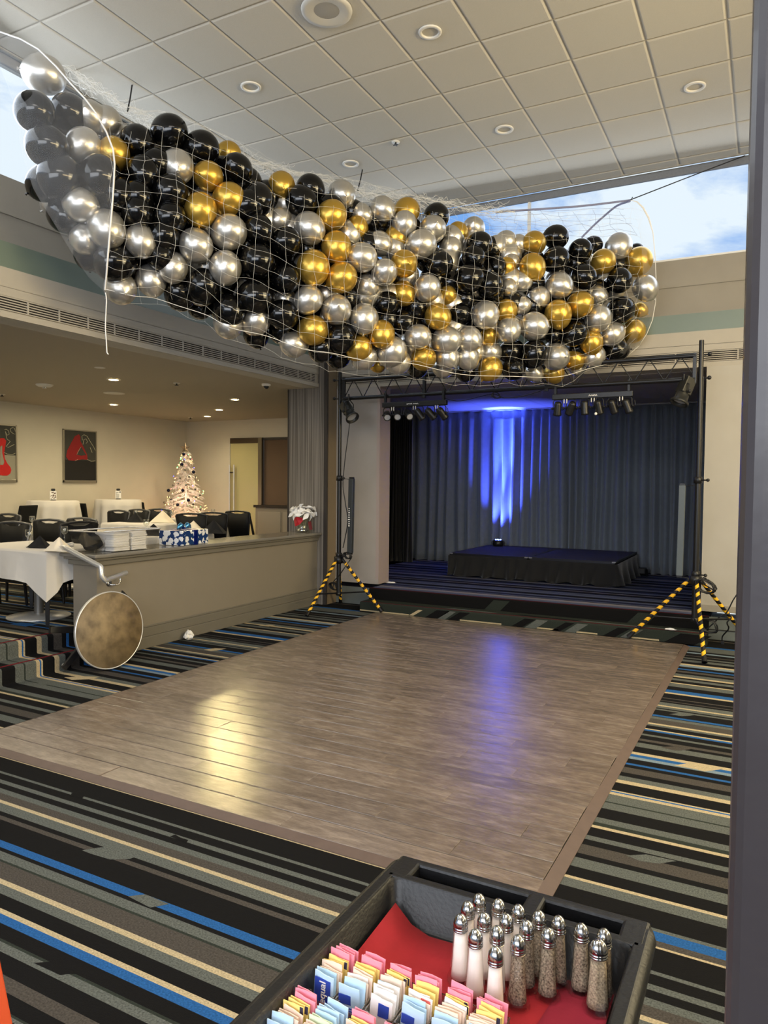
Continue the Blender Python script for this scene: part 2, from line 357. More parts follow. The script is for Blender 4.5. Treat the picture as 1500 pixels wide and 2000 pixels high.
for i in range(rows):
    st0 = DX0 - [0, .42, .83, .2, .62, 1.03][i % 6] - random.uniform(0, .1)
    x = st0; ya = DY0+i*rw-5.4
    while x < DX1:
        a, b = max(x, DX0), min(x+pl, DX1); x += pl
        if DX1-b < .08: b = DX1; x = DX1
        if b-a < .03: continue
        key = round(b-a, 2); b = min(a+key, DX1)
        if key not in _pm:
            q = MB(); hw = key/2; g = .0027; c = .0022
            vs = [(-hw+g,g,.012),(hw-g,g,.012),(hw-g,rw-g,.012),(-hw+g,rw-g,.012),
                  (-hw+g,g,.0178),(hw-g,g,.0178),(hw-g,rw-g,.0178),(-hw+g,rw-g,.0178),
                  (-hw+g+c,g+c,.02),(hw-g-c,g+c,.02),(hw-g-c,rw-g-c,.02),(-hw+g+c,rw-g-c,.02)]
            q.add(vs, [(0,1,5,4),(1,2,6,5),(2,3,7,6),(3,0,4,7),(4,5,9,8),(5,6,10,9),(6,7,11,10),(7,4,8,11),(8,9,10,11)])
            _pm[key] = q.mesh('plank', PLANK)
        o = bpy.data.objects.new('plank', _pm[key]); COL.objects.link(o); o.parent = dance
        o.location = (a+key/2+2.55, ya, 0)
def ramp(name, x0, x1, y0, y1, side, mat):
    q = MB(); t = .0205
    if side == 'y': q.add([(x0,y0,.001),(x1,y0,.001),(x1,y1,.001),(x0,y1,.001),(x0,y0,.004),(x1,y0,.004),(x1,y1,t),(x0,y1,t)], [(0,3,2,1),(4,5,6,7),(0,1,5,4),(1,2,6,5),(2,3,7,6),(3,0,4,7)])
    if side == 'x': q.add([(x0,y0,.001),(x1,y0,.001),(x1,y1,.001),(x0,y1,.001),(x0,y0,t),(x1,y0,.004),(x1,y1,.004),(x0,y1,t)], [(0,3,2,1),(4,5,6,7),(0,1,5,4),(1,2,6,5),(2,3,7,6),(3,0,4,7)])
    if side == '-x': q.add([(x0,y0,.001),(x1,y0,.001),(x1,y1,.001),(x0,y1,.001),(x0,y0,.004),(x1,y0,t),(x1,y1,t),(x0,y1,.004)], [(0,3,2,1),(4,5,6,7),(0,1,5,4),(1,2,6,5),(2,3,7,6),(3,0,4,7)])
    q.build(name, mat, dance)
ramp('edge_strip', DX0+2.55, DX1+2.60, DY0-.052-5.4, DY0-5.4, 'y', EDGE)
ramp('edge_strip', DX1+2.55, DX1+2.606, DY0-.052-5.4, DY1-5.4, 'x', EDGE)
ramp('edge_strip', DX0+2.525, DX0+2.55, DY0-.052-5.4, DY1-5.4, '-x', EDGED)
# ------------------------------------------------------------------ high ceiling
TG, OX, OY, CZ = .61, -3.4329, 6.4564, 5.33
ce = MB(); ce.box(-6.2, 4.9, -5.2, 9.14, CZ+.03, CZ+.3); ce.box(-5.87, 4.6, -5.0, 2.10, CZ-.004, CZ+.03); ce.box(1.5, 4.6, 2.1, 9.10, CZ-.004, CZ+.03)
ceil = struct(ce, 'ceiling', TILE)
def tile_mesh(w, h):
    q = MB(); g = .007; c = .014
    q.add([(g,g,.012),(w-g,g,.012),(w-g,h-g,.012),(g,h-g,.012),(g,g,0),(w-g,g,0),(w-g,h-g,0),(g,h-g,0),(c+g,c+g,-.0065),(w-g-c,c+g,-.0065),(w-g-c,h-g-c,-.0065),(c+g,h-g-c,-.0065)],
          [(4,5,1,0),(5,6,2,1),(6,7,3,2),(7,4,0,3),(8,9,5,4),(9,10,6,5),(10,11,7,6),(11,8,4,7),(11,10,9,8)])
    return q.mesh('ceiling_tile', TILE)
_tm = {}
for i in range(-5, 9):
    for j in range(-7, 5):
        x0, x1 = max(OX+i*TG, -5.86), min(OX+(i+1)*TG, 1.5); y0, y1 = max(OY+j*TG, 2.10), min(OY+(j+1)*TG, 9.09)
        if x1-x0 < .05 or y1-y0 < .05: continue
        k = (round(x1-x0, 3), round(y1-y0, 3))
        if k not in _tm: _tm[k] = tile_mesh(*k)
        o = bpy.data.objects.new('ceiling_tile', _tm[k]); COL.objects.link(o); o.parent = ceil; o.location = (x0, y0, CZ)
for i in range(-4, 9):
    x = OX+i*TG
    if -5.8 < x < 1.5:
        q = MB(); q.box(x-.012, x+.012, 2.1, 9.08, CZ+.002, CZ+.03); q.build('grid_runner', GRID, ceil)
for j in range(-7, 5):
    y = OY+j*TG
    if 2.1 < y < 9.05:
        q = MB(); q.box(-5.86, 1.5, y-.012, y+.012, CZ+.0025, CZ+.03); q.build('grid_runner', GRID, ceil)
q = MB(); q.box(-5.88, 4.6, 9.07, 9.10, CZ-.012, CZ+.02); q.build('edge_angle', GRID, ceil)
q = MB(); q.box(-5.885, -5.86, -5, 9.10, CZ-.012, CZ+.02); q.build('edge_angle', GRID, ceil)
# ------------------------------------------------------------------ upper walls, window bands, fascias
HEAD = M('grey header metal', (128, 130, 134), .5, noise=(60, .5, (112, 114, 118)))
GREEN = M('green tinted glass strip', (108, 121, 110), .3, noise=(1.6, .5, (99, 112, 103)))
up = MB(); up.box(-6.15, -5.90, -5.2, 9.2, 3.2, 4.27); up.box(-5.902, -5.885, -5.2, 9.15, 3.95, 4.27)
wl = struct(up, 'wall_left', WALLG)
up = MB(); up.box(-6.1, 4.9, 9.15, 9.4, 3.2, 4.27); up.box(-5.9, 4.9, 9.135, 9.152, 3.96, 4.27)
wf = struct(up, 'wall_far', WALLG)
def window_band(name, axis):
    w = MB(); s = {}
    if axis == 'x':
        w.box(-5.97, -5.94, -5, 9.15, 5.25, 5.34)
        root = struct(w, name, HEAD)
        MB().box(-6.04, -5.96, -5, 9.15, 4.27, 4.295).build('window_sill', WHITEP, root)
        MB().box(-6.005, -5.995, -5, 9.15, 4.295, 5.30).build('pane', PANE, root)
        for y in (-2.2, 1.0, 3.2, 6.4): MB().box(-6.03, -5.97, y-.025, y+.025, 4.295, 5.30).build('mullion', WHITEP, root)
    else:
        w.box(-6, 4.8, 9.18, 9.21, 5.25, 5.34)
        root = struct(w, name, HEAD)
        MB().box(-6, 4.8, 9.17, 9.28, 4.27, 4.30).build('window_sill', WHITEP, root)
        MB().box(-6, 4.8, 9.215, 9.225, 4.30, 5.30).build('pane', PANE, root)
        for x in (W(1033, 420, y=9.2).x, W(1033, 420, y=9.2).x-2.75, W(1033, 420, y=9.2).x+3.6): MB().box(x-.014, x+.014, 9.19, 9.25, 4.30, 5.30).build('mullion', WHITEP, root)
    return root
window_band('window_1', 'x'); window_band('window_2', 'y')
def grille(parent, axis, a0, a1, f, z0, z1):
    """long air grille in a fascia: dark slot with slats and short dividers, joined"""
    q = MB(); n = 5
    if axis == 'x':
        q.box(f-.004, f+.004, a0, a1, z0, z1, 1)
        for i in range(n+1): z = z0+(z1-z0)*i/n; q.box(f, f+.014, a0, a1, z-.0045, z+.0045)
        y = a0
        while y < a1: q.box(f, f+.0145, y-.006, y+.006, z0, z1); y += .30
    else:
        q.box(a0, a1, f-.004, f+.004, z0, z1, 1)
        for i in range(n+1): z = z0+(z1-z0)*i/n; q.box(a0, a1, f-.014, f, z-.0045, z+.0045)
        x = a0
        while x < a1: q.box(x-.006, x+.006, f-.0145, f, z0, z1); x += .62
    q.build('air_grille', [FASC, DARKJ], parent, kind='stuff')
q = MB(); q.box(-5.9, -5.43, -5, 8.385, 2.95, 3.35)
fa = struct(q, 'trim_1', FASC)
MB().box(-5.43, -5.424, -5, 8.385, 3.195, 3.345).build('fascia_panel', FASC, fa)
MB().box(-5.43, -5.424, -5, 8.385, 3.125, 3.19).build('fascia_panel', FASC, fa)
MB().box(-5.43, -5.416, -5, 8.385, 2.95, 3.0).build('fascia_lip', FASC, fa)
grille(fa, 'x', -5, 8.3, -5.43, 3.012, 3.115)
y = -4.6
while y < 8.3:
    MB().box(-5.46, -5.448, y, min(y+1.18, 8.36), 3.35, 3.56).build('glass_panel', GREEN, fa); y += 1.183
q = MB(); q.box(-5.285, 4.8, 8.67, 9.15, 2.95, 3.345)
fb = struct(q, 'trim_2', FASC)
MB().box(-5.285, 4.8, 8.655, 8.67, 3.195, 3.34).build('fascia_panel', FASC, fb)
MB().box(-5.285, 4.8, 8.655, 8.67, 3.125, 3.19).build('fascia_panel', FASC, fb)
MB().box(-5.285, 4.8, 8.65, 8.67, 2.95, 3.0).build('fascia_lip', FASC, fb)
grille(fb, 'y', -5.28, 4.8, 8.67, 3.012, 3.115)
x = -5.25
while x < 4.6:
    MB().box(x, min(x+1.78, 4.7), 8.69, 8.702, 3.345, 3.545).build('glass_panel', GREEN, fb); x += 1.783
# walls behind and right of the camera (with window bands and wide entrance windows), never in the photograph
q = MB(); q.box(4.6, 4.9, -5.2, 9.4, -.2, 4.27); q.box(4.6, 4.9, -5.2, 9.4, 5.23, 5.6); struct(q, 'wall_right', WALLG)
q = MB(); q.box(-6.1, 4.9, -5.3, -5.1, 4.6, 5.6); q.box(-6.1, 4.9, -5.3, -5.1, -.2, .5)
for x in (-6.1, -3.4, -.7, 2.0, 4.6): q.box(x, x+.3, -5.3, -5.1, .5, 4.6)
struct(q, 'wall_near', WALLG)
# ------------------------------------------------------------------ dining room shell
q = MB(); q.box(-11.4, -5.9, -1, 12.6, 2.96, 3.2); q.box(-5.92, -5.44, -5, 8.385, 2.949, 2.96)
so = struct(q, 'ceiling_dining', TILE)
_tm2 = {}
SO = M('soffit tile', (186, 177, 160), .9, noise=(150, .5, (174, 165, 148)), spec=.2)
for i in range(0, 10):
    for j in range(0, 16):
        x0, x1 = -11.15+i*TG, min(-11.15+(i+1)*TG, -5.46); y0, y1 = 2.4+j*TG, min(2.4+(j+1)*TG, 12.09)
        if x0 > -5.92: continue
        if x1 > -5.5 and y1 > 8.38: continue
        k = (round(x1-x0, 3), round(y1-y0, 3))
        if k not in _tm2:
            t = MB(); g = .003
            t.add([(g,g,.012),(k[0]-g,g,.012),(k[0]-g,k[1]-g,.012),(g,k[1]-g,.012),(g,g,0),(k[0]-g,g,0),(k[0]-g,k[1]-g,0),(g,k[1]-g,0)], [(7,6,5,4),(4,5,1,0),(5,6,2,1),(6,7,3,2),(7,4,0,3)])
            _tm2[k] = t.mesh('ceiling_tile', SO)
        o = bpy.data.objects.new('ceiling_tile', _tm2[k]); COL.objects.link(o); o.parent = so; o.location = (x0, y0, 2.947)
q = MB(); q.box(-11.45, -11.15, -1, 12.4, .1, 3.1); struct(q, 'wall_dining_left', DINW)
q = MB(); q.box(-11.45, -5.6, -1.3, -1, .1, 3.1); struct(q, 'wall_dining_near', DINW)
DXA, DXB = W(449, 900, y=12.05).x, -7.2
q = MB(); q.box(-11.2, DXA, 12.05, 12.25, .1, 3.1); q.box(DXA, DXB, 12.05, 12.25, 2.56, 3.1); q.box(DXB, -5.9, 12.05, 12.25, .1, 3.1)
struct(q, 'wall_dining_far', DINW)
BROWN = M('brown wall covering', (96, 76, 58), .75, noise=(3, .4, (88, 69, 52)))
q = MB(); q.box(-10.6, -6.2, 13.3, 13.5, .1, 3.1); struct(q, 'wall_corridor', BROWN)
# ------------------------------------------------------------------ column at the corner of the bar
def rib_mat():
    m = M('striped wall covering', (128, 121, 112), .7); t = m.node_tree; l = t.links.new; b = t.nodes['Principled BSDF']
    g = t.nodes.new('ShaderNodeTexCoord'); mp = t.nodes.new('ShaderNodeMapping'); mp.inputs['Scale'].default_value = (85, 85, .6); l(g.outputs['Object'], mp.inputs[0])
    n = t.nodes.new('ShaderNodeTexNoise'); n.inputs['Scale'].default_value = 1; n.inputs['Detail'].default_value = 2; l(mp.outputs[0], n.inputs['Vector'])
    r = t.nodes.new('ShaderNodeValToRGB'); r.color_ramp.elements[0].position = .38; r.color_ramp.elements[1].position = .62
    r.color_ramp.elements[0].color = lin((92, 86, 79))+(1,); r.color_ramp.elements[1].color = lin((138, 131, 122))+(1,)
    l(n.outputs['Fac'], r.inputs['Fac']); l(r.outputs[0], b.inputs['Base Color'])
    return m
RIB = rib_mat(); DTRIM = M('dark bronze trim', (56, 51, 48), .45); BEIGE = M('beige filler panel', (118, 104, 84), .7)
q = MB(); q.box(-5.90, -5.335, 8.39, 9.1, 0, 3.36)
co = struct(q, 'wall_column', RIB)
MB().box(-5.925, -5.90, 8.385, 9.1, .28, 2.95).build('corner_trim', DTRIM, co)
MB().box(-5.335, -5.285, 8.392, 8.425, 0, 3.36).build('corner_trim', DTRIM, co)
MB().box(-5.335, -5.292, 8.425, 9.1, 0, 3.36).build('filler_panel', BEIGE, co)
# ------------------------------------------------------------------ stage: walls, plinth, steps, floor, ceiling
SW = M('stage wall paint', (160, 155, 151), .7, noise=(3, .6, (150, 144, 138)))
SWR = M('pinkish corner trim', (160, 146, 142), .6)
PLIN = M('grey green plinth', (98, 104, 102), .7)
q = MB(); q.box(-5.29, -4.66, 8.65, 8.9, .30, 2.95)
ws = struct(q, 'wall_stage_left', SW)
MB().box(-4.66, -4.615, 8.65, 8.95, .30, 2.95).build('corner_trim', SWR, ws)
MB().box(-5.29, -4.615, 8.64, 8.652, .30, .36).build('skirting_board', SW, ws)
q = MB(); q.box(-.62, 4.6, 8.65, 9.0, .30, 2.95); q.box(-.62, -.5, 8.9, 12.4, .28, 2.95)
wr = struct(q, 'wall_stage_right', M('stage wall paint right', (172, 167, 157), .7, noise=(3, .6, (163, 157, 146))))
MB().box(-.62, 4.6, 8.635, 8.652, .30, .37).build('skirting_board', WALLG, wr)
q = MB(); q.box(-5.3, -4.60, 8.67, 9, 0, .235); q.box(-.66, 4.6, 8.66, 9, 0, .235)
pn = struct(q, 'baseboard_stage', PLIN)
MB().box(-.66, 4.6, 8.652, 8.664, .10, .108).build('plinth_line', DARKJ, pn)
NAVY = [M('carpet stage blue-lit dark', (36, 40, 66), .95, bump=(420, .5), spec=.1), M('carpet stage blue-lit grey', (84, 90, 112), .95, bump=(420, .5), spec=.1), M('carpet stage black', (20, 20, 26), .95, bump=(420, .5), spec=.1), M('carpet stage pale', (120, 116, 122), .95, spec=.1)]  # stripe colours carry the tint of the blue stage light
sf = MB(); sf.box(-6.06, -.52, 8.70, 12.5, .1, .2795, 2); sf.box(-4.60, -.66, 8.41, 8.70, .1, .2795, 2)
y = 8.44; k = 0; rr = random.Random(3)
seq = [2,1,3,2,1,0,1,2,0,1,2,1,0,2,3,0,2,1,0]
while y < 12.4:
    w = rr.choice((.02, .035, .05, .08, .12)); c = seq[k % len(seq)]; k += 1
    xa, xb = (-4.61, -.62) if y < 8.70 else (-6.06, -.52)
    sf.add([(xa,y,.28),(xb,y,.28),(xb,min(y+w,12.4),.28),(xa,min(y+w,12.4),.28)], [(0,1,2,3)], c); y += w
sg = struct(sf, 'stage_floor', NAVY)
stp = MB(); SX0, SX1 = -4.62, -.52
def rounded(mb, y, z0, z1, x0, x1, mi, yb):
    mb.box(x0, x1, y+.012, yb, z0, z1-.002, mi)
    pr = [(y, z0), (y, z1-.016), (y+.004, z1-.006), (y+.014, z1), (yb, z1)]
    for (ya, za), (yc, zc) in zip(pr, pr[1:]): mb.add([(x0, ya, za), (x1, ya, za), (x1, yc, zc), (x0, yc, zc)], [(0, 1, 2, 3)], mi, False)
rounded(stp, 8.16, 0, .135, SX0, SX1, CK.index('D'), 8.42)  # step carpet in a darker colour, the dim light here painted in
rounded(stp, 8.40, .135, .2805, SX0, SX1, CK.index('K'), 8.46)
def decal(mb, c, pts): mb.add(pts, [tuple(range(len(pts)))], CK.index(c))
def riser_strip(c, x0, x1, z0, z1, sl=.0): decal(stp, c, [(x0, 8.1592, z0), (x1, 8.1592, z0), (x1+sl, 8.1592, z1), (x0+sl, 8.1592, z1)])
for (x, w) in ((-3.72, .17), (-3.42, .13), (-2.62, .13), (-2.15, .10), (-1.58, .13), (-.95, .30)): riser_strip('K', x, x+w, .001, .12, .18)
for (x, w) in ((-3.55, .10), (-2.46, .13), (-2.0, .12), (-1.40, .10)): riser_strip('G', x, x+w, .001, .12, .16)
for (x0, x1) in ((-4.62, -3.92), (-3.24, -2.72), (-2.30, -2.05), (-1.85, -1.62), (-1.30, -.98)): riser_strip('E', x0, x1, .018, .034)
riser_strip('E', -3.92, -3.86, .02, .10, .13); riser_strip('K', SX0, SX1, .0005, .014)
for (x0, x1, c) in ((-4.62, -3.75, 'D'), (-3.5, -2.9, 'G'), (-2.6, -1.9, 'K'), (-1.9, -1.2, 'G'), (-1.2, -.52, 'G')):
    decal(stp, c, [(x0, 8.24, .1358), (x1, 8.22, .1358), (x1+.1, 8.27, .1358), (x0+.12, 8.29, .1358)])
decal(stp, 'R', [(SX0, 8.180, .1357), (SX1, 8.180, .1357), (SX1, 8.202, .1357), (SX0, 8.202, .1357)])
decal(stp, 'R', [(SX0, 8.418, .2812), (SX1, 8.418, .2812), (SX1, 8.440, .2812), (SX0, 8.440, .2812)])
for (x, w) in ((-3.02, .2), (-1.35, .2)): decal(stp, 'D', [(x, 8.3992, .136), (x+w, 8.3992, .136), (x+w+.12, 8.3992, .262), (x+.12, 8.3992, .262)])
struct(stp, 'trim_stage_steps', CM)
SCE = M('stage ceiling paint', (150, 144, 138), .85)
q = MB(); q.box(-6.12, -.4, 8.9, 12.5, 2.955, 3.1); sc = struct(q, 'ceiling_stage', SCE)
for i in range(6):
    for j in range(4):
        q = MB(); x = -6.1+i*.95; yy = 8.92+j*.85
        q.box(x+.004, x+.946, yy+.004, yy+.846, 2.945, 2.957); q.build('ceiling_tile', SCE, sc)
q = MB(); q.box(-6.2, -.3, 12.3, 12.5, .2, 3.1); struct(q, 'wall_stage_back', M('dark stage wall', (40, 40, 44), .9))
q = MB(); q.box(-6.2, -6.08, 8.95, 12.5, .2, 3.1); struct(q, 'wall_stage_wing', M('dark stage wing', (30, 30, 34), .9))
# ------------------------------------------------------------------ bar counter and its handrail
bar = thing('bar_counter', 'long taupe half-height bar counter beside the dance floor', 'counter', (-5.43, 4.66, 0), world=True)
q = MB(); q.box(-5.745, -5.43, 4.69, 8.39, 0, .925); q.build('body', TAUPE, bar, label='taupe painted body')
q = MB(); q.box(-5.765, -5.41, 4.67, 8.39, 0, .115); q.box(-5.76, -5.415, 4.675, 8.39, .115, .205); q.box(-5.758, -5.417, 4.68, 8.39, .205, .225); q.build('plinth', TAUPED, bar, .006)
q = MB(); q.box(-5.775, -5.40, 4.655, 8.385, .875, .925); q.box(-5.80, -5.375, 4.625, 8.385, .925, .950); q.build('moulding', TAUPED, bar, .006)
q = MB(); q.box(-5.83, -5.345, 4.60, 8.385, .95, .985)
COUNT = M('grey counter top', (122, 118, 110), .18, noise=(5, .3, (112, 108, 100)))
q.build('countertop', COUNT, bar, .012)
rail = thing('handrail', 'brushed steel handrail over the carpeted steps at the end of the bar', 'handrail', (-5.5, 4.55, .78), world=True)
P0, P1, P2, P3, P4, P5 = (W(112,1068,y=4.66), W(128,1070,y=4.52), W(197,1107,y=4.52), W(199,1126,y=4.52), W(206,1134,y=4.55), W(246,1119,x=-5.33))
q = MB(); q.tube([W(143,1063,y=4.98), W(118,1067,y=4.86), P0, (P0+P1)/2+Vector((-.005,0,.004)), P1, P1.lerp(P2,.03), P1.lerp(P2,.97), P2, P2.lerp(P3,.8), P3, P4, P4.lerp(P5,.15), P4.lerp(P5,.98), P5], .023, 12); q.build('rail', STEEL, rail)
q = MB(); bb = W(212,1135,x=-5.36); q.tube([bb+Vector((0,.14,.03)), bb+Vector((0,.14,-.02)), bb+Vector((-.0,.11,-.045)), bb+Vector((-.03,.06,-.045)), bb+Vector((-.07,.06,-.03))], .007, 8)
q.lathe([(.001,0),(.03,0),(.03,.008),(.001,.008)], 16, 0, Matrix.Translation(bb+Vector((-.068,.06,-.03))) @ Matrix.Rotation(PI/2,4,'Y')); q.build('wall_bracket', CHROME, rail)
q = MB(); c = P3+Vector((-.01,.03,-.03)); q.tube([c, c+Vector((-.02,.07,0)), c+Vector((-.03,.14,0))], .008, 8); q.ball(c, .022, 10); q.build('wall_bracket', CHROME, rail)
# ------------------------------------------------------------------ bistro table tipped on its side
tt = thing('pedestal_table', 'round worn brown pedestal table tipped on its edge at the end of the bar', 'table', (-4.98, 4.62, 0), world=True)
c = W(216, 1219, y=4.52); R = .338
nrm = Vector((.97, -.12, .08)).normalized(); ex = Vector((-nrm.y, nrm.x, 0)).normalized(); ey = nrm.cross(ex)
if ey.z < 0: ey = -ey
c.z = R*ey.z+.012
Mt = Matrix(((ex.x,ey.x,nrm.x,c.x),(ex.y,ey.y,nrm.y,c.y),(ex.z,ey.z,nrm.z,c.z),(0,0,0,1)))
WORN = M('worn brown laminate', (146, 126, 94), .6, noise=(9, 1.0, (96, 82, 62)), bump=(40, .06), spec=.3)
q = MB(); q.lathe([(.001,-.024),(R-.008,-.024),(R-.008,0),(.001,.0)], 64, 0, Mt); q.build('tabletop', WORN, tt)
q = MB(); q.lathe([(R-.009,-.028),(R,-.026),(R+.002,-.012),(R,.002),(R-.006,.003),(R-.009,.0005)], 64, 0, Mt, True, False); q.build('edge_band', STEEL, tt, label='bright metal edge band')
q = MB(); q.lathe([(.03,-.22),(.03,-.03)], 16, 0, Mt); q.lathe([(.10,-.034),(.10,-.025)], 16, 0, Mt); q.build('pedestal', BLACKM, tt)
for a in (math.radians(-8), math.radians(42), math.radians(172), math.radians(222)):
    q = MB(); L0 = .43
    d = Vector((math.cos(a), math.sin(a), 0)); e = Vector((-d.y, d.x, 0))
    vs = []
    for s_, w_, t_ in ((.02, .032, .05), (.2, .03, .035), (L0, .026, .02)):
        for u_, z_ in ((-w_, -.24), (w_, -.24), (w_, -.24+t_), (-w_, -.24+t_)): vs.append(d*s_+e*u_+Vector((0, 0, z_)))
    q.add(vs, [(0,1,2,3)]+[(i*4+j, i*4+(j+1)%4, (i+1)*4+(j+1)%4, (i+1)*4+j) for i in range(2) for j in range(4)]+[(11,10,9,8)], 0, False, Mt)
    b = q.build('base_arm', BLACKM, tt, .004)
    q = MB(); q.lathe([(.018,-.265),(.022,-.255),(.022,-.24)], 12, 0, Mt @ Matrix.Translation(d*(L0-.03))); q.build('foot_glide', STEEL, b)
# ------------------------------------------------------------------ crumpled napkin on the carpet
rr = random.Random(5)
def crumple(at, sx, sy, sz, seed):
    r_ = random.Random(seed); q = MB(); n = 14
    rows_ = []
    for i in range(8):
        t = i/7*PI; rows_.append([(math.sin(t)*math.cos(2*PI*j/n)*sx*(1+r_.uniform(-.35,.35)), math.sin(t)*math.sin(2*PI*j/n)*sy*(1+r_.uniform(-.35,.35)), max(0, (1-math.cos(t))*.5*sz*(1+r_.uniform(-.3,.3)))) for j in range(n)])
    q.grid([[tuple(Vector(at)+Vector(p)) for p in r] for r in rows_], 0, False, True)
    return q
PAPER = M('white paper tissue', (228, 226, 222), .9)
p = W(368, 1246, x=-5.335); p.z = .001; place(crumple(p, .05, .05, .085, 4), 'paper_napkin', PAPER, 'crumpled white paper napkin lying on carpet against the bar', 'napkin', p)
p = W(760, 1139, z=.281); place(crumple(p, .09, .03, .02, 9), 'paper_scrap', PAPER, 'white paper scrap on the stage edge by the left wall', 'litter', p)
p = W(1310, 1231, z=.14); place(crumple(p, .05, .02, .02, 10), 'paper_scrap', PAPER, 'torn white paper scrap on the step by the right tripod', 'litter', p)
# ------------------------------------------------------------------ things on the bar
bx = thing('storage_tub', 'clear plastic tub of folded white napkins on the near end of the bar', 'tub', (-5.6, 5.0, .986), world=True)
a, b_, z0, z1 = (-5.80, 4.70), (-5.38, 5.42), .988, 1.185
q = MB()
ins = [(-5.775,4.735),(-5.405,4.735),(-5.405,5.385),(-5.775,5.385)]; outs = [(-5.81,4.70),(-5.37,4.70),(-5.37,5.42),(-5.81,5.42)]
for i in range(4):
    j = (i+1) % 4
    q.add([(*ins[i], z0), (*ins[j], z0), (*outs[j], z1), (*outs[i], z1)], [(0, 1, 2, 3)])
q.add([(*p_, z0) for p_ in ins], [(0, 1, 2, 3)])
q.build('tub', CLEARP, bx, solid=.003)
q = MB()
for i in range(4):
    p_, r_ = Vector((*outs[i], z1)), Vector((*outs[(i+1) % 4], z1)); q.tube([p_, r_], .007, 6)
q.build('rim', M('clear plastic rim', (200, 196, 190), .2, trans=.5), bx)
NAPW = M('folded white linen', (232, 230, 228), .9, bump=(25, .2))
k = 0
for (nx, ny, w_, d_, n_) in ((-5.475, 4.97, .125, .20, 9), (-5.475, 5.19, .125, .19, 8), (-5.63, 4.99, .13, .20, 8)):
    for i in range(n_):
        r_ = random.Random(k*7+1); h = .0215; zc = .991+i*h
        q = MB(); ox_, oy_ = nx+r_.uniform(-.008,.008), ny+r_.uniform(-.012,.012); sag = r_.uniform(.0, .004)
        for part, (za, zb_) in enumerate(((0, .5), (.48, .97))):
            rings = []
            for f, ins_ in ((0, .010), (.25, .001), (.6, .0), (.85, .003), (1, .012)):
                row = []
                for (px_, py_) in rr_rect(ox_-w_/2+ins_, ox_+w_/2-ins_, oy_-d_/2+ins_, oy_+d_/2-ins_, .012, 3): row.append((px_+r_.uniform(-.002,.002), py_+r_.uniform(-.002,.002), zc+h*(za+(zb_-za)*f)))
                rings.append(row)
            q.grid(rings, 0, True, True); q.add(rings[-1], [tuple(range(len(rings[-1])))])
        lab = 'folded white napkin in the near stack inside the clear tub' if ny < 5.1 and nx > -5.5 else 'folded white napkin in the far stack on the dance-floor side of the tub' if ny > 5.1 else 'folded white napkin in the stack on the dining side of the tub'
        grp = 'napkins in the near stack' if ny < 5.1 and nx > -5.5 else 'napkins in the far stack' if ny > 5.1 else 'napkins in the dining-side stack'
        place(q, 'folded_napkin', NAPW, lab, 'napkin', (nx, ny, zc), grp, .004); k += 1
# black napkins heap at the tub's left
q = crumple((-5.63, 4.80, .992), .12, .055, .165, 3)
place(q, 'black_napkin', M('black linen', (24, 24, 26), .9), 'bundle of black cloth at the tub end nearest the handrail', 'napkin', (-5.63, 4.80, .99))
def wrap_mat(dark=(30, 56, 104), pale=(226, 228, 230)):
    m = M('penguin pattern wrap', dark, .25); t = m.node_tree; l = t.links.new; b = t.nodes['Principled BSDF']
    g = t.nodes.new('ShaderNodeTexCoord'); v = t.nodes.new('ShaderNodeTexVoronoi'); v.inputs['Scale'].default_value = 15; v.inputs['Randomness'].default_value = .6
    n = t.nodes.new('ShaderNodeTexNoise'); n.inputs['Scale'].default_value = 22; l(g.outputs['Object'], n.inputs['Vector'])
    ad = t.nodes.new('ShaderNodeMix'); ad.data_type = 'VECTOR'; ad.inputs[0].default_value = .06
    l(g.outputs['Object'], ad.inputs[4]); l(n.outputs['Color'], ad.inputs[5]); l(ad.outputs[1], v.inputs['Vector'])
    r = t.nodes.new('ShaderNodeValToRGB'); r.color_ramp.interpolation = 'CONSTANT'; r.color_ramp.elements[1].position = .46
    r.color_ramp.elements[0].color = lin(pale)+(1,); r.color_ramp.elements[1].color = lin(dark)+(1,)
    l(v.outputs['Distance'], r.inputs['Fac']); l(r.outputs[0], b.inputs['Base Color']); return m
GIFT = wrap_mat(); FOIL = M('blue foil', (80, 150, 205), .16, .8)
gp = thing('gift_box', 'gift box in navy and white patterned paper with blue foil bow on the bar', 'gift', (-5.55, 5.95, .986), .1)
q = MB(); q.box(-.15, .15, -.225, .225, .001, .155); q.build('box', GIFT, gp, .006)
q = MB(); q.box(-.153, .153, -.03, .03, 0, .1575); q.build('ribbon', M('navy foil ribbon', (28, 48, 150), .2, .7), gp)
for sgn in (-1, 1):
    q = MB(); rows_ = []
    for i in range(9):
        t = i/8; w_ = .035*(.25+math.sin(PI*min(1, t*1.05))*.8)
        rows_.append([(-w_, sgn*t*.115, .165+.045*math.sin(PI*t)), (0, sgn*t*.115, .178+.055*math.sin(PI*t)), (w_, sgn*t*.115, .165+.045*math.sin(PI*t)), (0, sgn*t*.115, .160)])
    q.grid(rows_, 0, True, True); q.build('bow_loop', FOIL, gp)
q = MB(); q.ball((0, 0, .185), .022, 10); q.build('bow_knot', M('silver foil', (190, 200, 210), .2, .9), gp)
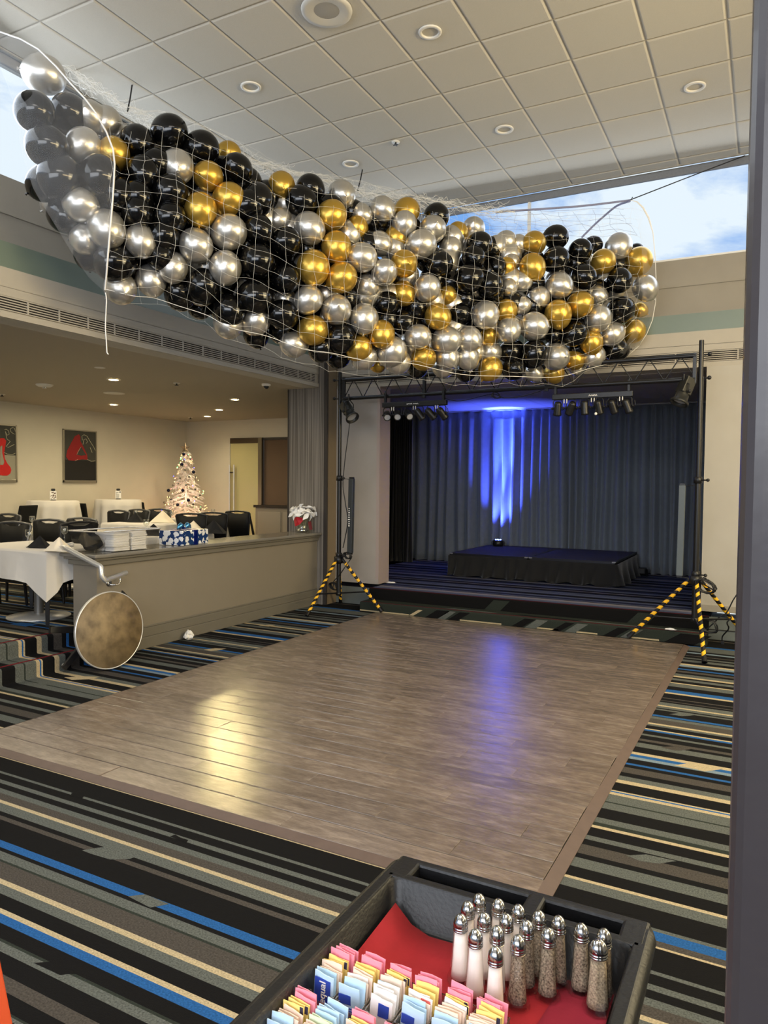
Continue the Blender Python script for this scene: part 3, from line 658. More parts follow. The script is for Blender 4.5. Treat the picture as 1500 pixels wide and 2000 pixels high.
# poinsettia in a glass cylinder with a red ribbon
VX = W(592, 1032, z=.986); VX = Vector((-5.57, 8.24, .986))
pv = thing('poinsettia_vase', 'white poinsettias with red bow in a glass cylinder at the far bar end', 'plant', VX); pv.scale = (1.2, 1.2, 1.12)
q = MB(); q.lathe([(.001,.002),(.074,.002),(.078,.01),(.078,.155),(.073,.155),(.073,.012),(.001,.012)], 32); q.build('glass_vase', GLASSW, pv)
q = MB(); q.lathe([(.03,.013),(.066,.013),(.068,.03),(.04,.05)], 24); q.build('mirror_base', CHROME, pv)
LEAF = M('white bract', (238, 238, 238), .7); r_ = random.Random(12)
for k in range(60):
    a = r_.uniform(0, 2*PI); e = r_.uniform(-.5, 1.35); R_ = r_.uniform(.09, .165)
    cpos = Vector((math.cos(a)*math.cos(e)*R_*1.05, math.sin(a)*math.cos(e)*R_*1.05, .215+math.sin(e)*R_*.72))
    n_ = Vector((math.cos(a)*math.cos(e), math.sin(a)*math.cos(e), math.sin(e)*.9+.1)).normalized(); n_ = (n_+Vector((r_.uniform(-.35,.35), r_.uniform(-.35,.35), r_.uniform(-.35,.35)))).normalized()
    d = n_.orthogonal(); d.rotate(Matrix.Rotation(r_.uniform(0, 2*PI), 3, n_)); d.normalize(); s_ = d.cross(n_); L_ = r_.uniform(.075, .11); w_ = L_*.36
    q = MB(); vs = [cpos-d*L_*.5, cpos-d*L_*.1+s_*w_*.8+n_*.01, cpos+d*L_*.12+s_*w_*.75+n_*.01, cpos+d*L_*.6, cpos+d*L_*.12-s_*w_*.75+n_*.01, cpos-d*L_*.1-s_*w_*.8+n_*.01, cpos-n_*.006]
    q.add(vs, [(6,0,1),(6,1,2),(6,2,3),(6,3,4),(6,4,5),(6,5,0)], 0, False); q.build('bract', LEAF, pv)
q = MB()
for k in range(9): a = k*.7; q.tube([(math.cos(a)*.03, math.sin(a)*.03, .015), (math.cos(a)*.05, math.sin(a)*.05, .2)], .004, 6)
q.build('stem', M('pale stem', (150, 150, 120), .7), pv)
RED = M('red ribbon', (176, 26, 40), .45)
q = MB(); q.add([(-.085,-.05,.17),(-.03,-.088,.19),(.075,-.06,.175),(.03,-.10,.10),(-.035,-.095,.075),(-.0,-.098,.14)], [(0,5,1),(1,5,2),(2,5,3),(3,5,4),(4,5,0)]); q.build('ribbon', RED, pv, solid=.003)
q = MB(); q.add([(.085,-.02,.13),(.095,.0,.03),(.12,.02,.04),(.10,.02,.14)], [(0,1,2,3)]); q.build('ribbon_tail', M('dark red ribbon', (96, 18, 28), .5), pv, solid=.003)
# ------------------------------------------------------------------ dining furniture
FZ = .28
BVIN = M('black vinyl', (14, 14, 15), .6, spec=.3, bump=(200, .05)); CFR = M('pewter grey chair frame', (98, 98, 98), .35, .6)
LEGB = M('black lacquered wood', (16, 14, 14), .35)
def make_chair(label, grey=True):
    t = thing('dining_chair', label, 'chair')
    q = MB(); q.box(-.215, .215, -.21, .22, .42, .485); q.build('seat', BVIN, t, .02)
    tilt = .13
    def bp(x, z): return (x, -.205-tilt*(z-.45), z)
    # padded back with a hand hole just under the curved top rail
    def top(x): return .885+.025*(1-(x/.24)**2)
    xs = [-.20, -.13, -.06, 0, .06, .13, .20]; rows_ = []
    for f in (0, .5, 1):
        rows_.append([bp(x*(.88+.27*f), .49+(top(x)-.012-.49)*f-(.032 if f == 1 and abs(x) < .08 else 0)) for x in xs])
    q = MB(); q.grid(rows_); b = q.build('backrest', BVIN, t, solid=.035)
    pts = [bp(-.17, .40), bp(-.18, .52), bp(-.238, .872)]+[bp(x, top(x)) for x in (-.225, -.13, 0, .13, .225)]+[bp(.238, .872), bp(.18, .52), bp(.17, .40)]
    q = MB(); q.tube(pts, .0155 if grey else .014, 8); q.build('back_frame', CFR if grey else BLACKM, t)
    for sx, sy in ((-1,-1),(1,-1),(-1,1),(1,1)):
        q = MB(); x, y = sx*.185, (.19 if sy > 0 else -.20); q.tube([(x, y, .425), (x*1.03, y+sy*(.0 if sy > 0 else .045), 0.002)], [.02, .014], 8); q.build('leg', LEGB, t)
    q = MB(); q.box(-.2, .2, -.2, .21, .385, .42); q.build('seat_frame', LEGB, t)
    return t
CH = [  # px, py of the middle of the top rail; facing; label; grey frame
 (27,1021,.15,'grey-framed black chair at the left edge behind the front dining table',1),
 (97,1016,.15,'grey-framed black chair behind the white napkin tent on the front table',1),
 (160,1013,.10,'grey-framed black chair whose back shows just over the clear tub',1),
 (17,1005,.05,'grey-framed black chair by the left edge, below the small black chair',1),
 (232,998,.0,'grey-framed black chair below the right cocktail table, left of two',1),
 (272,996,.0,'grey-framed black chair behind the wine glass on the back long table',1),
 (312,995,.1,'grey-framed black chair left of the lit tree behind a napkin tent',1),
 (374,1004,3.0,'black chair in front of the lit tree, behind the gift box',0),
 (416,1002,3.0,'black chair with its back to the bar, between two others',0),
 (464,999,2.7,'black chair in front of the frosted glass door handle',0)]
chairs = []
c0 = make_chair(CH[0][3], True); c1 = make_chair(CH[7][3], False)
for i, (px, py, rz, lab, g) in enumerate(CH):
    p = W(px, py, z=FZ+.905)
    rz2 = rz+PI if g else rz-2.65
    back = Matrix.Rotation(rz2, 3, 'Z') @ Vector((0, -.26, 0))
    loc = (p.x-back.x, p.y-back.y, FZ+.0015)
    src = c0 if g else c1
    if i == 0 or i == 7:
        src.location = loc; src.rotation_euler = (0, 0, rz2)
    else: dup(src, loc, rz2, lab)
    chairs.append(loc)
for o in [x for x in bpy.data.objects if x.name.startswith('dining_chair')]: o['group'] = 'dining room chairs'
# chair tucked under the front table and one at its right
dup(c1, W(128, 1172, z=FZ)+Vector((0,0,.0015)), 1.5, 'black chair at the right of the front table, against the bar end', 'dining room chairs')
# plain slab-back chairs by the wall
def slab_chair(label):
    t = thing('side_chair', label, 'chair', group='slab-back chairs by the wall')
    q = MB(); q.box(-.22, .22, -.2, .24, .40, .48); q.build('seat', BVIN, t, .015)
    q = MB(); q.add([(-.22,-.20,.40),(.22,-.20,.40),(.22,-.15,.40),(-.22,-.15,.40),(-.21,-.31,.99),(.21,-.31,.99),(.21,-.27,.99),(-.21,-.27,.99)], [(0,3,2,1),(4,5,6,7),(0,1,5,4),(1,2,6,5),(2,3,7,6),(3,0,4,7)]); q.build('backrest', BVIN, t, .012)
    for sx in (-.19, .19):
        for sy in (-.17, .2): q = MB(); q.box(sx-.02, sx+.02, sy-.02, sy+.02, .001, .40); q.build('leg', LEGB, t)
    return t
s0 = None
for (px, py, pl_x, rz, lab) in ((23,990,-10.35,1.9,'small black slab-back chair at the left edge below the red painting'), (169,985,-10.6,.2,'black slab-back chair between the two cocktail tables'), (283,982,-10.45,.1,'black slab-back chair between the right cocktail table and lit tree'), (511,1012,None,-.93,'black chair edge-on below the brown panel by the glass door')):
    p = W(px, py, x=pl_x) if pl_x else W(px, py, y=11.25)
    if s0 is None: s0 = slab_chair(lab); s0.location = (p.x, p.y, FZ+.001); s0.rotation_euler = (0, 0, rz)
    else: dup(s0, (p.x, p.y, FZ+.001), rz, lab, None, (.78, .78, .76) if not pl_x else None)
def cloth_round(R, H, drop, n=72, folds=11, seed=1):
    r_ = random.Random(seed); q = MB(); rows_ = [[(0.001*math.cos(2*PI*j/n), .001*math.sin(2*PI*j/n), H) for j in range(n)], [(R*.97*math.cos(2*PI*j/n), R*.97*math.sin(2*PI*j/n), H) for j in range(n)]]
    ph = r_.uniform(0, 6)
    for t in (0, .12, .35, .65, 1):
        rows_.append([((R+(.02+.07*t+.085*t*math.sin(folds*2*PI*j/n+ph)+.04*t*math.sin(5*2*PI*j/n+2*ph)))*math.cos(2*PI*j/n), (R+(.02+.07*t+.085*t*math.sin(folds*2*PI*j/n+ph)+.04*t*math.sin(5*2*PI*j/n+2*ph)))*math.sin(2*PI*j/n), H-.008-t*(drop-.008)) for j in range(n)])
    q.grid(rows_, 0, True, True); return q
def pedestal(t, H, r=.28):
    q = MB(); q.lathe([(.001,H-.03),(.36,H-.03),(.36,H-.005),(.001,H-.005)], 32); q.build('tabletop', LEGB, t)
    q = MB(); q.lathe([(.045,.02),(.045,H-.03)], 14); q.build('column', BLACKM, t)
    q = MB(); q.lathe([(.001,.001),(r,.001),(r,.012),(.08,.035),(.001,.04)], 28); q.build('base', STEEL, t)
for i, (px, py, seed) in enumerate(((104, 980, 2), (231, 979, 5))):
    p = W(px, py, x=-10.5); nm = ('left', 'right')[i]
    under = ('between the red painting and the dark painting', 'right of the dark painting')[i]
    t = thing('cocktail_table', 'tall cocktail table under white cloth, '+under, 'table', (p.x, p.y, FZ+.001), group='cocktail tables'); pedestal(t, 1.035)
    q = cloth_round(.38, 1.045, .98, seed=seed); o = q.build('tablecloth', WHITEC); o.location = (p.x, p.y, FZ); tag(o, 'floor-length white cloth on the round table '+under, 'tablecloth', 'cocktail table cloths')
    h = thing('table_sign', 'small white sign with black cap, table '+under, 'sign', (p.x, p.y, FZ+1.047), .93)
    q = MB(); q.box(-.05, .05, -.012, .012, .012, .155); q.build('sign_card', WHITEP, h, .003)
    q = MB(); q.box(-.032, .032, -.016, .016, .155, .195); q.build('cap', BLACKP, h, .012)
    q = MB(); q.box(-.04, .04, -.02, .02, 0, .014); q.build('base', BLACKP, h, .004)
    q = MB(); r_ = random.Random(seed)
    if i == 0:
        for k in range(26): x, z = r_.uniform(-.042,.03), r_.uniform(.02,.135); q.box(x, x+r_.uniform(.006,.02), -.0128, -.012, z, z+r_.uniform(.006,.016))
    else:
        for k in range(9): q.box(-.04, r_.uniform(-.02,.02), -.0128, -.012, .022+k*.013, .027+k*.013)
        q.box(.018,.042,-.0128,-.012,.12,.142)
    q.build('sign_print', M('brown print', (96, 70, 56), .7) if i == 0 else M('grey print', (80, 80, 84), .7), h)
def cloth_square(sx, sy, H, drop, r_seed=1, tips=.18):
    """square cloth over a table: overhang with corners that hang lower and fold"""
    q = MB(); n = 10; r_ = random.Random(r_seed); per = []
    for i in range(n): per.append((-sx+2*sx*i/n, -sy))
    for i in range(n): per.append((sx, -sy+2*sy*i/n))
    for i in range(n): per.append((sx-2*sx*i/n, sy))
    for i in range(n): per.append((-sx, sy-2*sy*i/n))
    rows_ = [[(x*.001, y*.001, H) for x, y in per], [(x, y, H) for x, y in per]]
    for t in (.06, .4, .75, 1):
        row = []
        for i, (x, y) in enumerate(per):
            cdist = min(i % n, n-i % n)/n*2; cn = max(0, 1-cdist*2.2)
            o = .012+.035*t*(1+.5*math.sin(i*1.7+r_seed))-.05*t*cn*.3
            nx, ny = (0, -1) if i < n and i > 0 else (1, 0) if n < i < 2*n else (0, 1) if 2*n < i < 3*n else (-1, 0) if i > 3*n else (x/abs(x)*.8, y/abs(y)*.8)
            row.append((x+nx*o, y+ny*o, H-t*(drop+tips*cn*1.0)))
        rows_.append(row)
    q.grid(rows_, 0, False, True); return q
def square_table(name, lab, clab, loc, sx, sy, H, drop, rz, seed, legs=False):
    t = thing(name, lab, 'table', (loc[0], loc[1], FZ+.001), rz, 'square dining tables')
    q = MB(); q.box(-sx+.01, sx-.01, -sy+.01, sy-.01, H-.035, H-.006); q.build('tabletop', LEGB, t)
    for dx in ((0,) if sx < .7 else (-sx*.6, sx*.6)):
        q = MB(); q.lathe([(.045,.02),(.045,H-.03)], 14, 0, Matrix.Translation((dx,0,0))); q.build('column', M('grey table column', (120,118,114), .4, .6), t)
        q = MB(); q.lathe([(.001,.001),(.30,.001),(.30,.012),(.08,.035),(.001,.04)], 28, 0, Matrix.Translation((dx,0,0))); q.build('base', STEEL, t)
    if legs:
        for ax_, ay_ in ((-1,-1),(1,-1),(1,1),(-1,1)):
            q = MB(); q.tube([(ax_*(sx-.10), ay_*(sy-.08), H-.03), (ax_*(sx-.10), ay_*(sy-.08), .002)], [.036,.022], 4, 0, False, False); q.build('leg', LEGB, t)
        q = MB(); q.box(-sx+.1, sx-.1, -sy+.08, sy-.08, H-.34, H-.06); q.build('apron', LEGB, t)
    q = cloth_square(sx, sy, H, drop, seed); o = q.build('tablecloth', WHITEC, solid=.003); o.location = (loc[0], loc[1], FZ+.002); o.rotation_euler = (0, 0, rz)
    tag(o, clab, 'tablecloth', 'square table cloths'); return t
TH = .735
c_ = W(95, 1078, z=FZ+TH-.02)
T1 = (c_.x-.62, c_.y+.36)
square_table('dining_table', 'front dining table under a white cloth at the top of the steps', 'white cloth with low hanging corner on the front table by the steps', T1, .62, .38, TH-.02, .28, 0.0, 3, True)
p = W(98, 1037, z=FZ+TH); T2 = (p.x, p.y+.1)
square_table('dining_table', 'second dining table, between the front chairs and left cocktail table', 'white cloth on the second table behind the two front chairs', T2, .42, .42, TH, .28, 0.0, 5)
p = W(290, 1021, z=FZ+TH); T3 = (p.x, p.y-.12)
square_table('dining_table', 'long white-clothed table left of the lit tree behind the gift box', 'white cloth on the long table behind the clear tub', T3, .52, .30, TH, .28, 0.12, 7)
p = W(395, 1012, z=FZ+TH); T4 = (p.x, p.y-.1)
square_table('dining_table', 'white-clothed table in front of the lit tree base', 'white cloth on the table in front of the lit tree', T4, .42, .34, TH, .32, .12, 8)
p = W(345, 1047, z=FZ+TH); T5 = (-6.55, 6.6)
square_table('dining_table', 'white-clothed table just behind the bar and gift box', 'white cloth on the table just behind the bar', T5, .36, .55, TH, .28, 0, 9)
# napkin tents, glasses
def tent(px, py, z, s, mat, lab, white=True, rz=.3):
    p = W(px, py, z=z); q = MB(); R_ = Matrix.Rotation(rz, 4, 'Z'); vs = [(-s,-s*.5,0),(s,-s*.5,0),(s*.9,s*.5,0),(-s*.9,s*.5,0),(0,0,s*1.05),(-.12*s,-s*.62,0.004),(s*.3,-s*.22,s*.35)]
    q.add([R_ @ Vector(v) for v in vs], [(0,5,4),(5,6,4),(6,1,4),(5,1,6),(1,2,4),(2,3,4),(3,0,4),(0,3,2,1)])
    q.v = [(x+p.x, y+p.y, zz+p.z+.004) for x, y, zz in q.v]
    return place(q, 'napkin_tent', mat, lab, 'napkin', p, 'folded napkin tents')
BLN = M('black napkin cloth', (20, 20, 22), .9)
CRN = M('cream napkin cloth', (232, 220, 196), .9)
TZ = FZ+TH+.004
tent(116, 1077, TZ-.02, .125, CRN, 'cream napkin tent on the front dining table')
tent(78, 1070, TZ-.02, .11, BLN, 'black napkin tent beside the wine glass on the front table')
tent(66, 1041, TZ, .13, CRN, 'cream napkin tent on the second table, behind the front chairs')
tent(131, 1036, TZ, .12, BLN, 'black napkin tent on the second table, left of the tub')
tent(265, 1020, TZ, .14, BLN, 'black napkin tent behind the wine glass on the back long table')
tent(318, 1021, TZ, .18, CRN, 'cream napkin tent between the gift box and lit tree')
tent(418, 1042, TZ, .16, BLN, 'black napkin tent just behind the bar, right of the gift')
tent(300, 1046, TZ, .13, BLN, 'black napkin tent between the tub and gift box')
tent(378, 1038, TZ, .13, CRN, 'cream napkin tent just right of the gift box')
def glass_proto(lab):
    t = thing('wine_glass', lab, 'glass', group='wine glasses')
    q = MB(); q.lathe([(.033,.001),(.034,.003),(.006,.008),(.004,.02),(.004,.075),(.012,.085),(.032,.105),(.037,.13),(.033,.17),(.031,.17),(.035,.13),(.030,.107),(.010,.088),(.001,.085)], 20); q.build('bowl', GLASSW, t)
    return t
g0 = None
for (px, py, z, lab) in ((57,1069,TZ-.02,'wine glass on the front dining table'), (265,1017,TZ,'wine glass on the back long table, right of the tub'), (324,1019,TZ,'left wine glass of a pair behind the cream tent by the tree'), (335,1019,TZ,'right wine glass of a pair behind the cream tent by the tree'), (63,1034,TZ,'wine glass behind the cream tent on the second table'), (126,1060,TZ-.02,'wine glass partly hidden by the clear tub and handrail'), (416,1014,TZ,'wine glass among the chairs before the lit tree'), (286,1042,TZ,'wine glass seen through the right end of the tub')):
    p = W(px, py, z=z); p.z += .004
    if g0 is None: g0 = glass_proto(lab); g0.location = p
    else: dup(g0, p, 0, lab)
# ------------------------------------------------------------------ paintings
AL = M('aluminium frame', (168, 162, 146), .35, .7)
DG = M('dark grey canvas', (62, 62, 56), .7, noise=(2, .5, (50, 50, 46))); BKC = M('black canvas', (22, 22, 22), .6); LG = M('pale grey canvas', (150, 146, 128), .7)
RDP = M('red paint', (190, 26, 24), .6); RDD = M('dark red paint', (138, 22, 26), .6); LNP = M('cream line', (214, 208, 176), .6)
XW = -11.145
def paint(name, lab, y0, y1, z0, z1, split):
    t = thing(name, lab, 'painting', (XW, (y0+y1)/2, z0), world=True)
    q = MB()
    for a in ((y0,y1,z0,z0+.045),(y0,y1,z1-.02,z1),(y0,y0+.02,z0,z1),(y1-.02,y1,z0,z1)): q.box(XW, XW+.035, *a)
    q.build('frame', AL, t, .003)
    q = MB(); zs = z0+(z1-z0)*split; q.box(XW, XW+.02, y0+.015, y1-.015, zs, z1-.015, 0); q.box(XW, XW+.02, y0+.015, y1-.015, z0+.04, zs, 1)
    q.build('canvas', [DG, LG if split < .5 and y0 < 8.2 else BKC], t)
    return t
def shape(t, pts, mat, nm, e=.003):
    q = MB(); ps = [W(*p_, x=XW+.021) for p_ in pts]; n = len(ps)
    q.add([(p.x, p.y, p.z) for p in ps]+[(p.x+e, p.y, p.z) for p in ps], [tuple(range(n, 2*n))]+[(i, (i+1) % n, n+(i+1) % n, n+i) for i in range(n)]); q.build(nm, mat, t)
def curve(t, pts, nm='painted_line', r=.0035):
    ps = [W(*p_, x=XW+.022) for p_ in pts]; q = MB(); q.tube(ps, r, 5); q.build(nm, LNP, t)
a1 = paint('painting', 'abstract red and cream-line painting cut by the left edge of the frame', 7.0, W(31,886,x=XW).y, 1.62, 2.57, .47)
shape(a1, [(0,856),(8,856),(12,861),(10,872),(8,884),(9,895),(14,905),(20,912),(22,918),(20,925),(14,929),(6,929),(0,928),(-40,925),(-44,880),(-20,860)], RDP, 'red_figure')
shape(a1, [(0,873),(4,870),(4,885),(8,902),(6,908),(0,908)], LG, 'pale_gap', .005)
curve(a1, [(29,848),(26,847),(21,843),(20,838),(24,835),(28,836),(30,843)]); curve(a1, [(9,839),(12,838),(17,842),(18,848),(14,850),(10,842),(12,850),(14,858),(20,862),(12,872),(16,874),(28,868)]); curve(a1, [(7,883),(14,887),(24,888),(30,885)])
a2 = paint('painting', 'abstract dark painting with a red leaning figure and cream lines', W(122,890,x=XW).y, W(187,890,x=XW).y, 1.62, 2.58, .43)
shape(a2, [(146,852),(154,848),(157,853),(157,862),(163,873),(170,888),(171,898),(160,897),(146,900),(134,899),(129,892),(131,880)], RDD, 'red_figure')
shape(a2, [(150,888),(158,873),(168,889),(158,890)], DG, 'grey_gap', .005)
curve(a2, [(161,860),(160,852),(164,849),(170,852),(176,862),(183,873),(186,880)]); curve(a2, [(162,868),(164,858),(168,857),(171,863),(168,866)]); curve(a2, [(150,888),(153,881),(158,873)]); curve(a2, [(147,900),(152,897)]); curve(a2, [(170,897),(178,901),(186,900)]); curve(a2, [(176,874),(180,884)])
# ------------------------------------------------------------------ Christmas tree
TR = Vector((-10.35, 11.15, FZ))
tree = thing('christmas_tree', 'white artificial Christmas tree with coloured lights, baubles and star in the corner', 'tree', TR)
BR = M('white tinsel branch', (244, 236, 228), .8)
r_ = random.Random(21)
q = MB(); q.tube([(0,0,.05),(0,0,1.95)], [.03,.012], 8); q.build('trunk', WHITEP, tree)
q = MB(); q.lathe([(.001,.001),(.25,.001),(.22,.03),(.05,.06),(.05,.12)], 16); q.build('stand', WHITEP, tree)
q = MB()
for lay in range(24):
    z = .22+lay*.074; R_ = .66*(1-(z-.1)/1.98)+.03
    for k in range(int(9+R_*22)):
        a = r_.uniform(0, 2*PI); L_ = R_*r_.uniform(.75, 1.05); zt = z-L_*.18+r_.uniform(-.03,.03)
        tip = Vector((math.cos(a)*L_, math.sin(a)*L_, zt)); b0 = Vector((math.cos(a)*.02, math.sin(a)*.02, z+.05))
        q.tube([b0, b0.lerp(tip,.55)+Vector((0,0,.02)), tip], [.006,.008,.004], 3, 0, False, False)
        for m_ in range(5):
            f = r_.uniform(.3, 1); c = b0.lerp(tip, f); d = Vector((r_.uniform(-1,1), r_.uniform(-1,1), r_.uniform(-.6,.8)))*.055
            n_ = d.orthogonal().normalized()*.007; q.add([c-n_, c+d, c+n_, c-d], [(0,1,2,3)], 0)
q.build('branches', BR, tree, kind='stuff')
WRML = M('warm white light', (255, 220, 170), .3, emit=((255, 196, 120), 7)); 
LCOL = [WRML, M('blue light', (80, 80, 255), .3, emit=((60, 60, 255), 12)), M('green light', (80, 255, 150), .3, emit=((60, 240, 130), 6)), M('pink light', (255, 140, 140), .3, emit=((255, 110, 110), 6))]
bulbs = [MB() for _ in LCOL]
for k in range(250):
    z = .14+1.78*(r_.random()**1.7); R_ = (.66*(1-(z-.1)/1.98)+.03)*r_.uniform(.85, 1.06); a = r_.uniform(0, 2*PI)
    c = r_.random(); i = 0 if c < .72 else 1 if c < .80 else 2 if c < .89 else 3
    bulbs[i].ball((math.cos(a)*R_, math.sin(a)*R_, z), .0075, 6)
for i, b in enumerate(bulbs): b.build('fairy_lights', LCOL[i], tree, label=('warm white fairy lights','blue fairy lights','green fairy lights','pink fairy lights')[i], kind='stuff')
# lamps standing in for the string's glow: small bulbs among the branches
for (dz, col, e) in ((.55, (1,.62,.34), 15), (1.1, (1,.66,.46), 8), (.2, (1,.6,.32), 11)):
    d = bpy.data.lights.new('fairy_glow', 'POINT'); d.energy = e; d.color = col; d.shadow_soft_size = .3
    o = bpy.data.objects.new('fairy_glow', d); COL.objects.link(o); o.location = TR+Vector((.05, -.1, dz)); 
BAU = M('navy bauble', (24, 28, 56), .15, .5); BAS = M('silver bauble', (150, 146, 140), .2, .9)
bm_ = MB(); bm_.ball((0,0,0), .034, 14); bmesh1 = bm_.mesh('bauble', BAU); bm2 = MB(); bm2.ball((0,0,0), .024, 12); bmesh2 = bm2.mesh('bauble', BAS)
for (px, py, big) in ((359,887,1),(355,907,1),(378,922,1),(329,958,1),(357,958,1),(335,977,1),(368,977,1),(347,986,1),(372,896,0),(361,918,0),(369,931,0),(352,934,0),(338,948,0),(348,945,0),(363,947,0),(381,956,0),(390,967,0),(382,971,0),(321,981,0),(330,970,0),(377,985,0),(391,995,0)):
    z = None; p = W(px, py, y=TR.y-.2); zz = p.z-FZ; R_ = .66*(1-(zz-.1)/1.98)+.05
    p = W(px, py, y=TR.y); dx = p.x-TR.x; k = max(-1, min(1, dx/max(R_,.05))); yy = -R_*math.sqrt(1-k*k)*.9
    p = W(px, py, y=TR.y+yy)
    o = bpy.data.objects.new('bauble', bmesh1 if big else bmesh2); COL.objects.link(o); o.parent = tree; o.location = p-TR
for (px, py) in ((363,934),(382,935),(346,957),(339,983),(377,990)):
    p = W(px, py, y=TR.y-.4); q = MB(); q.tube([p+Vector((0,0,.055))-TR, p-Vector((0,0,.055))-TR], [.006,.003], 6); q.build('icicle', BAS, tree)
q = MB(); pts = []
for k in range(10):
    a = k*PI/5+PI/2; R_ = .11 if k % 2 == 0 else .045; pts.append((math.cos(a)*R_, math.sin(a)*R_))
Mst = Matrix.Translation((0,-.02,2.05)) @ Matrix.Rotation(.45,4,'Z') @ Matrix.Rotation(PI/2,4,'X')
vs = [(x,y,0) for x,y in pts]+[(0,0,.025),(0,0,-.025)]
q.add(vs, [(i,(i+1)%10,10) for i in range(10)]+[((i+1)%10,i,11) for i in range(10)], 0, False, Mst); q.build('star_topper', M('champagne glitter', (170,150,128), .35, .7), tree)
# ------------------------------------------------------------------ glass door, doorway, corridor cabinet
FROST = M('frosted glass', (182, 174, 126), .28, noise=(1.2, .4, (172, 165, 118)), spec=.6)  # yellow of the warm-lit wall put into the glass colour
gd = MB(); xa, xb = W(450,900,y=12.0).x, W(505,900,y=12.0).x
gd.box(xa, xb, 12.0, 12.012, FZ+.02, 2.46)
door = struct(gd, 'door_1', FROST)
MB().box(xa, xb+.02, 11.99, 12.03, 2.46, 2.57).build('door_rail', M('bronze door rail', (74, 62, 50), .4, .5), door)
MB().box(xb, xb+.09, 11.98, 12.04, FZ, 2.57).build('door_frame', M('satin bronze frame', (124, 116, 100), .3, .7), door)
for dx in (.035, .15):
    q = MB(); q.tube([(xa+dx, 11.93, .50), (xa+dx, 11.93, 2.02)], .017, 10); h = q.build('door_handle', STEEL, door)
q = MB(); q.tube([(xa+.035, 11.93, 1.86), (xa+.15, 11.93, 1.86)], .012, 8); q.build('handle_bridge', BLACKM, door)
pan = MB(); pan.box(W(516,900,y=12.06).x, -7.1, 12.06, 12.09, FZ+.92, 2.53); tr = struct(pan, 'trim_3', BROWN)
MB().box(W(508,900,y=12.04).x, -7.1, 12.03, 12.10, 2.52, 2.57).build('top_trim', DTRIM, tr)
cab = thing('wall_cabinet', 'low taupe cabinet with dark counter edge below the brown panel', 'cabinet', (-8.5, 12.0, FZ), world=True)
x0 = W(508,1000,y=11.9).x
q = MB(); q.box(x0, -7.2, 11.75, 12.04, FZ+.002, FZ+.88); q.build('body', TAUPE, cab)
q = MB(); q.box(x0-.03, -7.2, 11.72, 12.05, FZ+.88, FZ+.93); q.build('countertop', M('dark counter', (44, 38, 34), .3), cab)
for k in range(2):
    xx = x0+.06+k*.62; q = MB(); q.box(xx, xx+.56, 11.738, 11.75, FZ+.10, FZ+.80); q.build('door_panel', M('cabinet door', (142, 134, 120), .5), cab, .004)
# ------------------------------------------------------------------ fixtures in the ceilings
LENS = M('frosted lamp recess', (112, 110, 104), .4); TRIMW = M('white fixture ring', (226, 222, 212), .5)
def downlight(p, lab, r=.095):
    t = thing('recessed_light', lab, 'light', p, 0, 'recessed ceiling lights')
    q = MB(); q.lathe([(r*.72,.0),(r*.74,-.008),(r*.98,-.006),(r,0.0),(r,.004)], 32, 0, None, True, False); q.build('trim_ring', TRIMW, t)
    q = MB(); q.lathe([(r*.735,-.004),(r*.60,.05),(r*.55,.07)], 32, 0, None, True, False); q.build('baffle', TRIMW, t)
    q = MB(); q.lathe([(.001,.030),(r*.4,.034),(r*.62,.05)], 24, 0, None, True, False); q.build('lens', LENS, t)
    return t
DLAB = {(840,63):'recessed ceiling light right of the big round ceiling speaker', (490,170):'recessed ceiling light above the left half of the balloon net', (985,253):'recessed ceiling light in the middle of the high ceiling', (1357,170):'recessed ceiling light beside the dark pillar', (685,320):'recessed ceiling light just above the net, beside a hanging hook'}
HOLE = CZ-.012
first = None
for px, lab in DLAB.items():
    p = W(*px, z=HOLE)
    if first is None: first = downlight(p, lab)
    else: dup(first, p, 0, lab)
p = W(638, 20, z=CZ-.012)
t = thing('ceiling_speaker', 'large round white speaker grille in the high ceiling at the top of the photo', 'speaker', p)
q = MB(); q.lathe([(.10,-.004),(.16,-.016),(.195,-.016),(.20,0)], 40, 0, None, True, False); q.build('rim', M('speaker white', (206, 202, 192), .6), t)
q = MB(); q.lathe([(.001,-.010),(.10,-.004)], 32, 0, None, True, False); q.build('mesh_centre', M('speaker grille grey', (164, 160, 152), .7, bump=(600, .3)), t)
def sprinkler(p, lab):
    t = thing('sprinkler_head', lab, 'sprinkler', p, 0, 'ceiling sprinklers')
    q = MB(); q.lathe([(.001,0),(.045,0),(.045,-.006),(.001,-.008)], 20); q.build('escutcheon', TRIMW, t)
    q = MB(); q.tube([(0,0,-.006),(0,0,-.03)], .010, 8)
    for k in range(4): a = k*PI/2; q.box(-.006,.006,.0,.028,-.036,-.030, 0, Matrix.Rotation(a,4,'Z'))
    q.build('deflector', BLACKM, t); return t
SP = sprinkler(W(773,277,z=CZ-.011), 'sprinkler head in the middle of the high ceiling')
dup(SP, W(345,748,z=2.945), 0, 'sprinkler head in the low dining ceiling above the bar')
dup(SP, W(4,770,z=2.945), 0, 'sprinkler head in the low dining ceiling at the left edge')
dup(SP, W(372,815,z=2.945), 0, 'sprinkler head in the dining ceiling above the lit tree')
GLOW = M('lit warm lamp', (255, 240, 200), .4, emit=((255, 226, 160), 70))
def lit(p, lab):
    t = thing('lit_downlight', lab, 'light', p, 0, 'lit dining room downlights')
    q = MB(); q.lathe([(.06,0),(.062,-.008),(.085,-.006),(.087,.001)], 28, 0, None, True, False); q.build('trim_ring', TRIMW, t)
    q = MB(); q.lathe([(.001,-.012),(.045,-.009),(.06,-.002)], 24, 0, None, True, False); q.build('lamp', GLOW, t)
    return t
f = None
